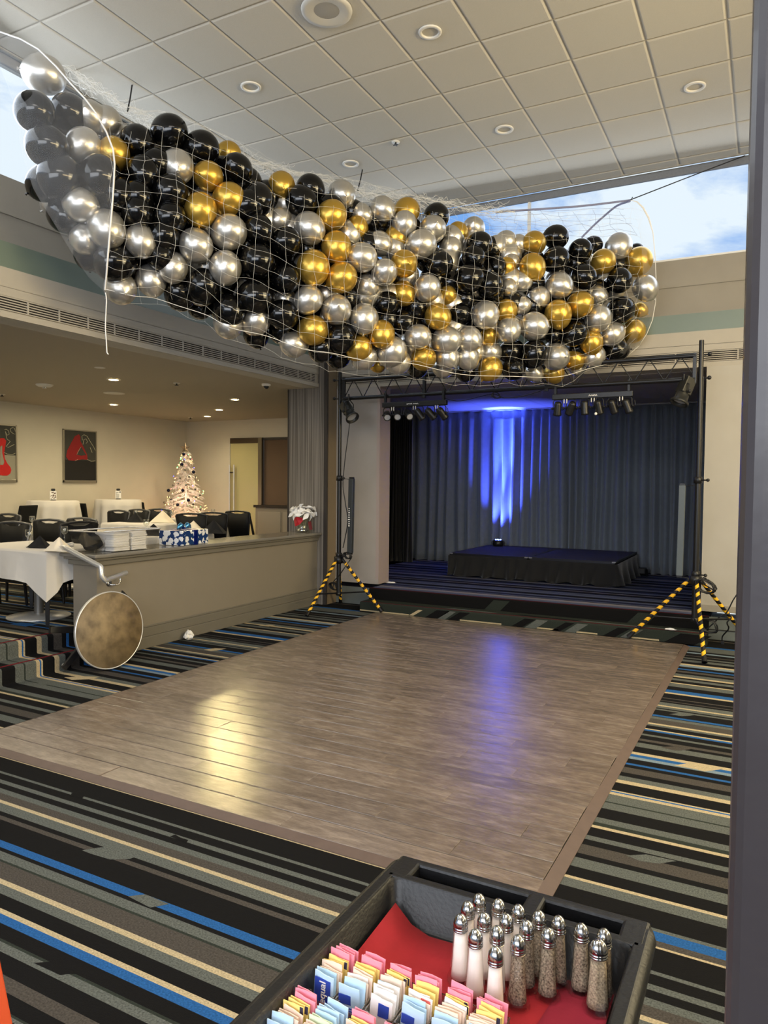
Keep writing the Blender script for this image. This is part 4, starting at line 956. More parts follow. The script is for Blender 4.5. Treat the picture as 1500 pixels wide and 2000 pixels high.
for px, lab in (((222,741),'brightest lit downlight, nearest one in the low dining ceiling'), ((222,790),'lit downlight above the dark painting, furthest left'), ((459,780),'lit downlight in the dining ceiling nearest the striped column'), ((428,800),'lit downlight above the glass door, middle of three in a line'), ((405,813),'lit downlight nearest the far dining corner above the tree')):
    p = W(*px, z=2.944)
    if f is None: f = lit(p, lab)
    else: dup(f, p, 0, lab)
    spot('dining_lamp', p-Vector((0,0,.03)), p-Vector((0,0,2)), 36, WARM, 150, .8, .05)
    if px[0] > 400: spot('streak_spot', p-Vector((0,0,.03)), (-3.1, 4.4, 0), 75, (1.0, .80, .36), 34, .7, .06)  # extra spot added at the downlight to lay a warm streak on the floor
p = W(520,750,z=2.947); t = thing('dome_camera', 'small white dome camera under the low ceiling near the column', 'camera', p)
q = MB(); q.lathe([(.06,0),(.06,-.02),(.05,-.028),(.001,-.03)], 24); q.build('base', TRIMW, t)
q = MB(); q.ball((0,0,-.03), .036, 14); q.build('dome', M('smoked dome', (40,40,44), .1), t)
p = W(87,751,z=2.947); t = thing('smoke_detector', 'white smoke detector with small lamps on the low dining ceiling', 'detector', p)
q = MB(); q.lathe([(.11,0),(.11,-.012),(.08,-.03),(.001,-.034)], 28); q.build('base', TRIMW, t)
q = MB()
for sx in (-.02,.02): q.ball((sx,0,-.042), .016, 8)
q.build('sensor', CHROME, t)
for px, lab in (((195,718),'unlit round lamp in the low ceiling under the vent'),((223,768),'large round flush speaker in the dining ceiling between two lit lamps')):
    p = W(*px, z=2.946); r0 = .06 if px[0] == 195 else .15
    t = thing('ceiling_disc', lab, 'light' if px[0]==195 else 'speaker', p); q = MB(); q.lathe([(.001,-.004),(r0*.8,-.006),(r0,-.004),(r0,0)], 28, 0, None, True, False); q.build('grille', TRIMW, t)
# ------------------------------------------------------------------ stage drapes
def drape_mat(n, rgb, rgb2):
    return M(n, rgb, .85, noise=(14, .6, rgb2), bump=(120, .1), sheen=.25)
DRAPE = drape_mat('slate grey drape', (106, 114, 124), (94, 102, 112)); BDRAPE = drape_mat('black drape', (10, 10, 13), (8, 8, 10))
def drape(name, mat, lab, x0, x1, y, z0, z1, folds, depth, seed, tie=0):
    r_ = random.Random(seed); n = folds*8; xs = []; ph = 0; offs = []
    amp = [r_.uniform(.55, 1.25) for _ in range(folds+2)]; wid = [r_.uniform(.6, 1.5) for _ in range(folds)]; tot = sum(wid); cum = 0
    for i in range(folds):
        for k in range(8):
            f = k/8; xs.append((cum+wid[i]*f)/tot); offs.append(math.sin(2*PI*f)*amp[i] if f < .5 else math.sin(2*PI*f)*amp[i+1])
        cum += wid[i]
    xs.append(1.0); offs.append(0)
    rows_ = []
    for t in (0, .06, .2, .4, .6, .8, .93, 1):
        row = []
        for i, (a, o) in enumerate(zip(xs, offs)):
            sway = .03*math.sin(a*23+t*2.4)*t+.018*math.sin(a*57+seed)*t
            fl_ = .55+.45*t if t > .05 else .35
            row.append((x0+(x1-x0)*a+sway, y+depth*o*fl_+.03*math.sin(a*13)*t, z1+(z0-z1)*t))
        rows_.append(row)
    q = MB(); q.grid(rows_); return place(q, name, mat, lab, 'curtain', ((x0+x1)/2, y, z0), solid=.006)
cx0, cx1 = W(801, 950, y=12.05).x, W(1368, 950, y=12.05).x+.35
drape('stage_curtain', DRAPE, 'wide pleated slate-blue curtain hanging along the back of the stage', cx0, cx1, 12.06, .285, 2.93, 30, .085, 4)
drape('wing_curtain', BDRAPE, 'black curtain closing the left wing of the stage', -6.06, W(800, 950, y=11.5).x+.02, 11.55, .285, 2.90, 14, .035, 8)
q = MB(); q.box(-6.05, -.5, 12.02, 12.10, 2.925, 2.946); struct(q, 'trim_4', M('curtain track', (150, 148, 146), .5))
pp = thing('drape_pole', 'thin white drape pole with tan cloth edge beside the black wing curtain', 'pole', (W(803,1092,z=.28).x, 11.75, .28), world=True)
xp = W(803, 950, y=11.75).x
q = MB(); q.tube([(xp,11.75,.283),(xp,11.75,2.9)], .016, 10); q.build('pole', WHITEP, pp)
q = MB(); q.box(xp-.075, xp-.012, 11.76, 11.775, .30, 2.88); q.build('cloth_edge', M('tan lining cloth', (196, 180, 150), .85), pp)
# ------------------------------------------------------------------ stage decks with skirt
CARPD = M('deck carpet', (44, 43, 64), .9, bump=(500, .3)); SKIRT = M('black skirt cloth', (7, 7, 10), .85, bump=(60, .1), sheen=.2)
dx0, dx1, dy0, dy1, dz = -4.24, -1.80, 10.22, 12.0, .62
for k in range(2):
    a = dx0+k*(dx1-dx0)/2; b = a+(dx1-dx0)/2
    t = thing('stage_deck', ('left carpeted stage deck, nearer the blue uplighter', 'right carpeted stage deck of the black-skirted riser')[k], 'stage deck', ((a+b)/2, (dy0+dy1)/2, .281), world=True, group='stage decks')
    q = MB(); q.box(a+.018, b-.018, dy0+.018, dy1-.018, dz-.03, dz); q.build('carpet_top', CARPD, t)
    q = MB()
    for bx_ in ((a+.002,b-.002,dy0,dy0+.018),(a+.002,b-.002,dy1-.018,dy1),(a+.002,a+.018,dy0,dy1),(b-.018,b-.002,dy0,dy1)): q.box(*bx_, dz-.06, dz+.003)
    q.build('edge_frame', M('dark aluminium', (46, 46, 50), .35, .8), t)
    for lx in (a+.12, b-.12):
        for ly in (dy0+.12, dy1-.12): q = MB(); q.tube([(lx,ly,.282),(lx,ly,dz-.06)], .022, 8); q.build('leg', STEEL, t)
    for lx in (a+.03, b-.03): q = MB(); q.box(lx-.025, lx+.025, dy0-.004, dy0+.01, dz-.014, dz+.004); q.build('corner_plate', M('dull plate metal', (120,120,124), .5, .6), t)
r_ = random.Random(2); per = []; nn = 150
for i in range(nn+1): per.append((dx0-.01+(dx1-dx0+.02)*i/nn, dy0-.012, 0, -1))
for i in range(1, 41): per.append((dx1+.01, dy0-.012+(dy1-dy0)*i/40, 1, 0))
rows_ = []
for t in (0, .1, .35, .65, .88, 1):
    rows_.append([(x+nx*(.008+t*.055*(1+.8*math.sin(i*.55+1.3*math.sin(i*.11)+t*1.2)))+.03*t*math.sin(i*.21+t*2)*(1-abs(nx)), y+ny*(.008+t*.055*(1+.8*math.sin(i*.55+1.3*math.sin(i*.11)+t*1.2))), dz-.03-(dz-.03-.288)*t+(.012*math.sin(i*.3) if t == 1 else 0)+(.006 if t==1 else 0)) for i, (x, y, nx, ny) in enumerate(per)])
q = MB(); q.grid(rows_); place(q, 'stage_skirt', SKIRT, 'gathered black cloth skirt around the front of the stage riser', 'skirt', (-3.0, dy0, .285), solid=.004)
# blue uplighter
ub = W(973, 1062, y=11.72); ub = Vector((W(973,1060,y=11.82).x, 11.82, dz+.004))
ul = thing('uplighter', 'small black uplighter throwing blue light up the curtain from the deck', 'light', ub)
q = MB(); q.lathe([(.001,.001),(.085,.001),(.095,.03),(.09,.085),(.075,.10),(.001,.098)], 24); q.build('housing', BLACKP, ul)
q = MB()
for k in range(7):
    a = k*2*PI/6; R_ = 0 if k == 6 else .045; q.ball((R_*math.cos(a), R_*math.sin(a), .104), .010, 8)
q.build('led_lens', M('blue led', (150, 180, 255), .2, emit=((120, 150, 255), 14)), ul)
q = MB(); q.tube([(-.11,0,.002),(-.115,0,.06),(-.095,0,.08)], .006, 6); q.tube([(.11,0,.002),(.115,0,.06),(.095,0,.08)], .006, 6); q.build('yoke', BLACKM, ul)
spot('uplighter_beam', ub+Vector((0,-.01,.13)), ub+Vector((.02,.16,2.4)), 7000, (.06, .11, 1.0), 21, .7, .03)
spot('uplighter_spill', ub+Vector((0,-.01,.13)), ub+Vector((.05,.10,2.4)), 1000, (.07, .11, 1.0), 76, 1, .04)
# dark effect lamp on the stage floor right of the decks
p = W(1258, 1113, z=.281); t = thing('floor_lamp_unit', 'low black stage effect light on the floor right of the decks', 'light', (p.x, 11.7, .281))
q = MB(); q.box(-.16,.16,-.09,.09,.03,.13); q.build('housing', BLACKP, t, .02)
for sx in (-.17,.17): q = MB(); q.tube([(sx,-.06,.004),(sx,0,.10),(sx,.06,.004)], .010, 6); q.build('bracket', BLACKM, t)
q = MB(); q.lathe([(.001,0),(.04,0),(.044,.02),(.001,.018)], 16, 0, Matrix.Translation((-.06,-.09,.08)) @ Matrix.Rotation(PI/2,4,'X')); q.build('lens', M('dim lens', (90,90,96), .1), t)
# ------------------------------------------------------------------ lighting truss on two tripod stands
YEL = M('yellow hazard tape', (240, 184, 40), .45); BTUBE = M('black tube', (20, 20, 22), .35, spec=.5)
XL, YL_, XR, YR_ = -4.925, 8.13, -.632, 8.06
def stand(lab, cx, cy, feet, ztop, hub, zbot):
    t = thing('truss_stand', lab, 'stand', (cx, cy, 0), world=True, group='truss tripod stands')
    q = MB(); q.tube([(cx,cy,zbot),(cx,cy,1.75)], .030, 14); q.build('lower_mast', BTUBE, t)
    q = MB(); q.tube([(cx,cy,1.7),(cx,cy,ztop)], .024, 14); q.build('upper_mast', BTUBE, t)
    for z in (1.72, hub+.06): q = MB(); q.lathe([(.03,-.035),(.042,-.03),(.042,.03),(.03,.035)], 16, 0, Matrix.Translation((cx,cy,z))); q.tube([(cx+.03,cy-.02,z),(cx+.09,cy-.05,z)], .008, 6); q.ball((cx+.095,cy-.052,z), .018, 8); q.build('collar', BLACKP, t)
    q = MB(); q.lathe([(.03,-.05),(.062,-.04),(.062,.04),(.03,.05)], 16, 0, Matrix.Translation((cx,cy,hub))); q.build('hub', BLACKP, t)
    q = MB(); q.lathe([(.026,0),(.036,.005),(.036,.04),(.026,.045)], 14, 0, Matrix.Translation((cx,cy,zbot))); q.build('foot_collar', BLACKP, t)
    for (fx, fy, fz) in feet:
        top = Vector((cx, cy, hub)); d = Vector((fx-cx, fy-cy, 0)).normalized(); top += d*.06; ft = Vector((fx, fy, fz+.02))
        q = MB(); q.tube([top, ft], .0195, 12); lg = q.build('leg', BTUBE, t)
        L_ = (ft-top).length; ax = (ft-top)/L_; up_ = Vector((0,0,1)); sx = ax.cross(up_).normalized(); sy = sx.cross(ax)
        for k in range(9):      # bands of tape wound on the slant
            u0 = .05+k*.102
            if u0+.05 > .95: break
            q = MB(); rings = []
            for e in (0, 1):
                ring = []
                for j in range(12):
                    a = 2*PI*j/12; sl = .022*math.cos(a-.6); ring.append(top+ax*(L_*u0+e*.044+sl)+(sx*math.cos(a)+sy*math.sin(a))*.0203)
                rings.append(ring)
            q.grid(rings, 0, True, True); q.build('hazard_tape', YEL, lg, label='yellow hazard tape band')
        q = MB(); q.tube([ft+ax*-.06, ft+ax*.0], [.023,.026], 12); q.build('rubber_foot', BLACKP, lg)
        q = MB(); q.tube([Vector((cx,cy,zbot+.03)), top.lerp(ft,.62)], .010, 8); q.build('brace', BTUBE, t)
    return t
fL = [W(599,1206,z=0), W(757,1194,z=0.02)]; fL = [(fL[0].x, fL[0].y, 0), (fL[1].x, min(fL[1].y, 8.12), .021)]
fL.append((-5.16, 8.57, 0))
sl_ = stand('left black tripod stand of the truss, legs wrapped in hazard tape', XL, YL_, fL, W(663,727,y=YL_).z, .66, W(663,1163,y=YL_).z)
f1, f2 = W(1229,1246,z=0.02), W(1376,1298,z=0)
fR = [(f1.x, min(f1.y, 8.10), .021), (f2.x, f2.y, 0), (-.12, 8.56, 0)]
sr_ = stand('right black tripod stand of the truss, by the pale wall', XR, YR_, fR, W(1367,665,y=YR_).z, .70, W(1360,1215,y=YR_).z)
tl, tr_ = W(676,746,y=YL_), W(1360,690,y=YR_); bl, br = W(676,781,y=YL_), W(1360,737,y=YR_)
ztop = (tl.z+tr_.z)/2; zb = (bl.z+br.z)/2
tr0 = thing('lighting_truss', 'black ladder truss spanning the stage front on two tripods', 'truss', ((XL+XR)/2, 8.1, zb), world=True)
A, B = Vector((XL+.05, YL_, 0)), Vector((XR-.05, YR_, 0))
def tp(f, z): p = A.lerp(B, f); return Vector((p.x, p.y, z))
for (z, n) in ((ztop, 'top_chord'), (zb, 'bottom_chord')): q = MB(); q.tube([tp(0,z), tp(1,z)], .0235, 12); q.build(n, BTUBE, tr0)
for f in (0.002, .275, .635, .998): q = MB(); p = tp(f, 0); q.box(p.x-.018, p.x+.018, p.y-.02, p.y+.02, zb-.045, ztop+.03); q.build('end_plate' if f in (.002,.998) else 'splice_plate', BTUBE, tr0, .003)
for s_ in range(3):
    fa_, fb_ = ((0.0,.275),(.275,.635),(.635,1.0))[s_]; n = (8, 10, 10)[s_]
    for k in range(n):
        a = fa_+(fb_-fa_)*(k+.15)/n; b = fa_+(fb_-fa_)*(k+.97)/n
        q = MB(); q.tube([tp(a, zb+.02 if k % 2 == 0 else ztop-.02), tp(b, ztop-.02 if k % 2 == 0 else zb+.02)], .0062, 6); q.build('diagonal', BTUBE, tr0)
q = MB()
for s_ in (XL, XR):
    sg_ = 1 if s_ == XL else -1; yy = YL_ if s_ == XL else YR_
    for z in (ztop, zb): q.tube([(s_-sg_*.03, yy, z), (s_-sg_*.075, yy-.01, z+.005)], .008, 6); q.ball((s_-sg_*.08, yy-.01, z+.005), .022, 8)
q.build('thumb_screw', BLACKP, tr0)
# par light bars
WJ = M('pale plug', (200, 200, 196), .4); PARL = M('par lens', (170, 172, 178), .15); LOGO = M('white lettering', (235, 235, 235), .5)
def par_bar(lab, pxa, pxb, ya, yb, aims, lens_front):
    a, b = W(pxa, ya, y=8.05), W(pxb, yb, y=8.05); zc = zb-.115; ax = Vector((b.x-a.x, 0, 0)).normalized(); Lb = b.x-a.x
    t = thing('par_light_bar', lab, 'stage light', ((a.x+b.x)/2, 8.08, zc), world=True, group='par light bars under the truss')
    q = MB(); q.box(a.x, b.x, 8.05, 8.11, zc-.03, zc+.03); q.build('bar_body', BLACKP, t, .006)
    for f in (.04, .95): q = MB(); x = a.x+Lb*f; q.box(x-.012, x+.012, 8.06, 8.10, zc+.02, zb+.03); q.tube([(x,8.08,zb+.02),(x,8.08,zb+.055)], .012, 8); q.build('clamp', BLACKM, t)
    for i, (yaw, pit) in enumerate(aims):
        x = a.x+Lb*(.07+.172*i); pc = Vector((x, 8.075, zc-.125))
        q = MB(); q.tube([pc+Vector((-.05,0,0)), pc+Vector((-.05,0,.07)), pc+Vector((-.035,0,.093)), pc+Vector((.035,0,.093)), pc+Vector((.05,0,.07)), pc+Vector((.05,0,0))], .006, 6); hd = q.build('yoke', BLACKM, t)
        d = Vector((math.sin(yaw)*math.cos(pit), math.cos(yaw)*math.cos(pit), -math.sin(pit))); Mr = Matrix.Translation(pc) @ d.to_track_quat('Z', 'Y').to_matrix().to_4x4()
        q = MB(); q.lathe([(.001,-.075),(.03,-.072),(.04,-.05),(.042,.05),(.046,.06),(.046,.078),(.040,.078),(.038,.066)], 20, 0, Mr, True, False); h = q.build('par_head', BLACKP, t)
        q = MB(); q.lathe([(.001,.068),(.038,.066)], 18, 0, Mr, False, False); q.build('lens', PARL, h)
        q = MB(); q.ball(pc+Vector((.058,0,0)), .014, 8); q.ball(pc+Vector((-.058,0,0)), .014, 8); q.build('tilt_knob', BLACKP, h)
        if i % 2 == 0:
            for s_ in (.075, .105): q = MB(); q.tube([(x+s_,8.05,zc-.03),(x+s_,8.05,zc-.075)], .006, 6); q.build('plug', WJ, t)
        q = MB(); q.tube([(x+.08,8.06,zc-.07),(x+.09,8.05,zc-.12),(x+.06,8.06,zc-.15),(x+.02,8.07,zc-.13)], .004, 5); q.build('lead', BLACKP, t)
    return t, a, b, zc
t1, a, b, zc = par_bar('left bar of six small par lights under the truss by the black wing', 746, 871, 786, 778, [(2.6,.5),(2.7,.5),(2.4,.5),(.9,.9),(.8,.8),(.5,.8)], True)
def logo_bits(t, x, z, y, seed, w=.14):
    """the maker's mark: small white letter shapes, too small in the photograph to read"""
    r_ = random.Random(seed); q = MB(); u = 0
    while u < w:
        ww = r_.uniform(.010,.02); h = r_.uniform(.010,.02); q.tube([(x+u,y,z-h/2),(x+u+ww*.4,y,z+h/2),(x+u+ww*.7,y,z),(x+u+ww,y,z-h/2)], .0028, 5); u += ww+.004
    q.build('lettering', LOGO, t)
logo_bits(t1, a.x+.40*(b.x-a.x), zc, 8.048, 1, .07); logo_bits(t1, a.x+.50*(b.x-a.x), zc, 8.048, 4, .05)
t2, a, b, zc = par_bar('right bar of six small par lights under the truss', 1078, 1236, 771, 757, [(-.4,1.2),(-.8,.9),(0,1.35),(.3,1.1),(.4,1.0),(.7,1.1)], False)
logo_bits(t2, a.x+.47*(b.x-a.x), zc, 8.048, 6, .09)
q = MB(); x = a.x+.56*(b.x-a.x); q.tube([(x,8.05,zc-.03),(x,8.05,zc-.19)], .004, 6); q.build('cord', BLACKP, t2)
q = MB(); q.ball((x,8.05,zc-.20), .016, 10); q.build('pull_ball', WHITEP, t2)
# two theatre spotlights hanging at the truss ends
def spotlight(lab, px, py, aim, y, s=1.0):
    p = W(px, py, y=y); t = thing('theatre_spotlight', lab, 'stage light', p, world=True, group='theatre spotlights at the truss ends')
    d = Vector(aim).normalized(); Mr = Matrix.Translation(p) @ d.to_track_quat('Z', 'Y').to_matrix().to_4x4()
    q = MB(); q.box(-.055*s,.055*s,-.055*s,.055*s,-.15*s,.02*s, 0, Mr); q.build('housing', M('olive black housing', (34,34,32), .4), t, .008)
    q = MB(); q.lathe([(.055*s,.0),(.062*s,.03*s),(.068*s,.09*s),(.088*s,.10*s),(.09*s,.125*s),(.08*s,.125*s),(.07*s,.10*s)], 24, 0, Mr, True, False); q.build('barrel', M('olive black housing', (34,34,32), .4), t)
    q = MB(); q.lathe([(.001,.085*s),(.07*s,.09*s)], 24, 0, Mr, False, False); q.build('lens', PARL, t)
    e = d.cross(Vector((0,0,1))).normalized()*.075*s; top = Vector((p.x, y, zb))
    q = MB(); q.tube([p+e, p+e+(top-p)*.55, top-Vector((0,0,.03))+e*.3, top-Vector((0,0,.03))-e*.3, p-e+(top-p)*.55, p-e], .007, 6); q.tube([top-Vector((0,0,.04)), top+Vector((0,0,.05))], .011, 6); q.build('yoke', BLACKM, t)
    for sg_ in (1,-1): q = MB(); q.ball(p+e*sg_*1.1, .018*s, 8); q.build('tilt_knob', BLACKP, t)
    return t
spotlight('olive-black theatre spotlight hanging at the left end of the truss', 681, 804, (.62,-.25,-.72), 8.08)
spotlight('black theatre spotlight hanging at the right end of the truss', 1335, 766, (-.30,-.30,-.9), 8.02, 1.05)
# upright batten lights beside the stands
def batten(lab, ptop, pbot, y, mat, logo, xm):
    a, b = W(*ptop, y=y), W(*pbot, y=y); x = (a.x+b.x)/2
    t = thing('batten_light', lab, 'stage light', (x, y, b.z), world=True)
    q = MB(); q.add([(b.x-.032,y-.03,b.z),(b.x+.032,y-.03,b.z),(b.x+.032,y+.03,b.z),(b.x-.032,y+.03,b.z),(a.x-.032,y-.03,a.z),(a.x+.032,y-.03,a.z),(a.x+.032,y+.03,a.z),(a.x-.032,y+.03,a.z)], [(0,3,2,1),(4,5,6,7),(0,1,5,4),(1,2,6,5),(2,3,7,6),(3,0,4,7)]); q.build('body', mat, t, .004)
    for p_, s_ in ((a,1),(b,-1)): q = MB(); q.box(p_.x-.026,p_.x+.026,y-.02,y+.02,min(p_.z,p_.z+s_*.02),max(p_.z,p_.z+s_*.02)); q.build('end_cap', BLACKP, t)
    q = MB(); q.tube([(a.x,y,a.z-.01),(xm,y-.02,a.z+.005)], .004, 6); q.tube([(b.x,y,b.z-.015),(xm,y-.02,b.z-.03)], .007, 6); q.build('bracket', BLACKM, t)
    if logo:
        r_ = random.Random(8); q = MB()
        for k in range(9): z = b.z+.36*(a.z-b.z)+k*.028; w_ = r_.uniform(.010,.018); q.box(b.x-w_, b.x+w_*.5, y-.0325, y-.0305, z, z+r_.uniform(.008,.016))
        q.build('lettering', LOGO, t)
    return t
batten('tall dark upright batten light beside the left stand', (687,935), (684,1080), 8.10, M('charcoal metal', (50,54,58), .4), True, XL+.03)
batten('tall grey upright batten light beside the right stand, before the curtain', (1333,948), (1327,1124), 8.35, M('pewter metal', (86,94,98), .45), False, XR-.03)
# cables
def cable(name, lab, pts, r=.006, at=None, mat=None, n=6):
    P_ = [Vector(p) for p in pts]; cur = []
    for i in range(len(P_)-1):
        p0, p1, p2, p3 = P_[max(i-1,0)], P_[i], P_[i+1], P_[min(i+2,len(P_)-1)]
        for k in range(n):
            t = k/n; cur.append(.5*((2*p1)+(-p0+p2)*t+(2*p0-5*p1+4*p2-p3)*t*t+(-p0+3*p1-3*p2+p3)*t*t*t))
    cur.append(P_[-1]); q = MB(); q.tube(cur, r, 6); return place(q, name, mat or BLACKP, lab, 'cable', P_[0]) if lab else cur
cable('power_cable', 'black cable hanging down beside the left mast from the spotlight', [W(684,815,y=8.1),W(680,850,y=8.1),W(676,880,y=8.1),W(672,915,y=8.1),W(670,950,y=8.1),W(675,985,y=8.1),W(679,1020,y=8.1),W(670,1070,y=8.1)])
cable('power_cable', 'black cable running down the right mast against the pale wall', [W(1374,735,y=8.2),W(1371,820,y=8.2),W(1370,900,y=8.2),W(1363,1000,y=8.2),W(1362,1070,y=8.2),W(1369,1110,y=8.2),W(1368,1135,y=8.2)])
cable('power_cable', 'thin slack cable slung under the truss left of the right light bar', [W(868,778,y=8.1),W(900,783,y=8.1),W(960,770,y=8.1),W(985,777,y=8.1),W(1020,774,y=8.1),W(1058,763,y=8.1)], .005)
def coil(name, lab, c, R_, turns, seed, ax='y', tail=None):
    r_ = random.Random(seed); pts = []
    for i in range(turns*14):
        a = 2*PI*i/14; rr_ = R_*(1+r_.uniform(-.12,.12)); k = i/14/turns
        pts.append(Vector(c)+Vector((math.cos(a)*rr_+(k-.5)*R_*.3, (k-.5)*R_*.8, math.sin(a)*rr_*.75+math.cos(a)*R_*-.25)))
    if tail: pts += [Vector(p) for p in tail]
    q = MB(); q.tube(pts, .0065, 6); return place(q, name, BLACKP, lab, 'cable', c)
coil('cable_coil', 'bundle of black cable tied at the hub of the left stand', W(679,1085,y=8.06), .05, 6, 1, tail=[W(672,1110,y=8.0),W(664,1122,y=8.0),W(652,1135,y=8.0),W(650,1150,y=8.0)])
coil('cable_coil', 'coiled black cable hanging at the hub of the right stand', W(1378,1145,y=7.98), .085, 6, 2, tail=[W(1366,1136,y=8.0),W(1374,1128,y=7.98),W(1380,1130,y=7.98)])
coil('cable_coil', 'tangle of black cable hanging behind the left stand legs', W(652,1145,y=8.2), .06, 5, 7, tail=[W(655,1160,y=8.2)])
coil('cable_coil', 'small loop of black cable under the middle of the truss', W(969,772,y=8.1), .045, 2, 5)
cable('power_cable', 'black cables trailing over the leg of the right tripod to a plug', [W(1362,1250,y=8.3),W(1375,1234,y=8.3),W(1395,1216,y=8.3),W(1408,1203,y=8.3),W(1424,1200,y=8.3),W(1428,1207,y=8.3),W(1420,1216,y=8.3),W(1423,1228,y=8.35),W(1411,1243,y=8.4),W(1411,1256,y=8.42)], .007)
cable('power_cable', 'black cable from the right tripod leg behind the dark pillar', [W(1417,1200,y=8.3),W(1424,1188,y=8.3),W(1432,1172,y=8.3),W(1440,1160,y=8.3)], .007)
coil('cable_coil', 'heap of black cable on the brace of the right tripod', W(1383,1222,y=8.25), .09, 4, 11)
p = W(1411,1257,y=8.42); q = MB(); q.box(-.016,.016,-.011,.011,-.03,.025); q.box(-.009,-.005,-.002,.002,-.05,-.03); q.box(.005,.009,-.002,.002,-.05,-.03)
q.v = [(x+p.x,y+p.y,z+p.z) for x,y,z in q.v]; place(q, 'mains_plug', BLACKP, 'black mains plug dangling above the carpet by the right tripod', 'plug', p, bevel=.004)
q = MB(); p = W(1322,1112,y=8.33); q.tube([p+Vector((0,0,.05)),p,p+Vector((.02,0,-.04)),p+Vector((.045,0,-.055))], .008, 6); place(q, 'white_lead', WHITEP, 'short white lead at the foot of the grey batten light', 'cable', p)
# ------------------------------------------------------------------ balloons in the net
BK = M('black latex', (8, 8, 9), .12, coat=.15, spec=.45)
SV = M('silver pearl latex', (206, 203, 197), .30, .82, noise=(1.3, .5, (176, 172, 164)))
GD = M('gold pearl latex', (204, 168, 78), .30, .80, noise=(1.3, .5, (190, 152, 64)))
BMAT = dict(K=BK, S=SV, G=GD); BNAME = dict(K='black', S='silver', G='gold')
# photograph position of the centre, apparent radius, colour
BALL = """88 147 37 S;68 218 37 K;138 223 36 K;178 232 32 S;208 238 29 S;92 285 40 K;163 284 33 S;118 345 42 K;222 300 30 G;195 345 40 K;90 358 34 K;156 400 32 S;268 277 32 K;330 260 34 K;395 289 32 K;346 325 32 S;447 300 23 G;407 344 28 G;463 332 30 K;280 337 32 K;333 375 33 K;448 389 31 G;392 409 31 G;233 380 32 K;268 385 30 K;307 320 28 K
208 447 36 S;167 467 30 S;127 420 34 K;275 471 31 S;222 513 37 K;173 497 28 K;338 522 28 S;383 480 32 S;448 453 33 S;440 522 31 S;295 547 29 S;235 563 31 S;352 577 30 K;397 560 34 K;390 598 25 K;447 605 30 K;446 632 29 S;500 627 27 S;320 460 30 K;267 412 30 K;313 500 28 K;333 425 30 K;485 400 30 K;262 520 24 K;503 510 33 K
550 362 26 G;606 370 28 K;667 380 27 S;503 390 32 K;587 392 29 K;645 405 25 K;648 420 29 G;703 420 23 S;747 408 24 S;795 412 25 G;852 423 25 K;745 428 20 K;547 430 24 S;603 445 30 S;697 445 22 G;790 437 24 S;845 448 26 S;894 454 20 G;505 447 28 K;560 472 28 K;657 482 29 G;708 503 28 S;740 476 24 S;774 465 23 G;824 477 28 S;880 487 23 S;558 545 27 K;612 522 32 G;668 542 29 G;717 560 24 S;750 532 25 S;789 515 26 G;860 515 24 K;500 580 34 K;603 585 27 S;657 605 29 S;711 622 28 S;757 593 24 K;787 573 24 G;835 563 26 S;874 577 18 G;855 618 25 G;553 615 29 K;611 645 29 G;666 660 29 K;745 652 26 G;790 630 24 K;813 600 22 K;550 648 24 K;500 652 25 K;575 673 25 S;627 683 25 K;702 680 25 G;712 697 24 S;766 687 29 S;660 697 23 K;738 711 17 G;778 707 24 S;818 658 24 S;871 665 27 S;827 700 24 G;873 697 23 S;815 718 20 K;867 718 20 S
925 447 22 S;937 478 25 K;970 480 20 S;988 472 21 S;1013 477 18 S;1043 475 23 G;1087 463 23 K;925 503 23 K;967 522 22 K;988 522 19 G;1000 512 16 S;1040 521 25 G;1087 507 25 K;1133 490 23 K;1160 478 17 K;1208 481 26 S;1178 511 24 G;1243 490 15 K;1248 510 26 G;915 545 27 K;957 556 24 K;993 562 18 S;1018 550 20 S;1140 540 24 K;1210 547 24 K;1092 557 25 S;1260 562 24 S;1052 582 22 S;1017 597 18 S;988 607 22 G;948 615 27 S;900 613 23 K;908 585 20 K;1166 577 19 S;1132 595 25 G;1090 613 26 G;1215 605 25 K;1250 605 14 G;1168 622 26 S;1042 637 27 S;993 645 24 S;955 657 18 G;915 662 25 S;1122 652 24 K;1080 653 18 K;1195 653 23 S;1238 647 22 G;1155 668 22 G;913 697 23 S;957 688 22 S;997 687 22 K;1043 690 26 K;1085 697 26 S;1203 683 23 K;1122 702 21 G;1160 695 22 S;958 720 23 G;1003 720 23 K;910 727 19 K;1043 727 18 S;1082 730 20 G;1127 717 16 S"""
BALL = [(float(a), float(b), float(c), d) for a, b, c, d in (s.split() for s in BALL.replace('\n', ';').split(';'))]
def pl_(tab, u):
    if u <= tab[0][0]: (a, b), (c, d) = tab[0], tab[1]
    elif u >= tab[-1][0]: (a, b), (c, d) = tab[-2], tab[-1]
    else:
        for (a, b), (c, d) in zip(tab, tab[1:]):
            if a <= u <= c: break
    return b+(d-b)*(u-a)/(c-a)
TOPL = [(0,110),(80,110),(130,195),(215,212),(330,226),(450,277),(550,336),(670,353),(800,387),(860,398),(950,425),(1045,448),(1085,440),(1140,460),(1210,455),(1270,480)]
BOTL = [(0,330),(100,420),(205,570),(235,595),(300,582),(400,622),(450,662),(520,670),(570,698),(650,718),(740,730),(830,732),(900,745),(1000,745),(1090,750),(1170,718),(1215,706),(1245,675),(1290,610)]
def Dn(u): return 1/(1/5.45+(1/7.75-1/5.45)*(u-100)/1140)       # nearest face of the heap, metres along the view
def bulge(u, v):
    a, b = pl_(TOPL, u), pl_(BOTL, u); t = max(-1, min(1, (v-(a+b)/2)/((b-a)/2+1e-6)))
    return .62*(1-math.sqrt(max(0, 1-.94*t*t)))
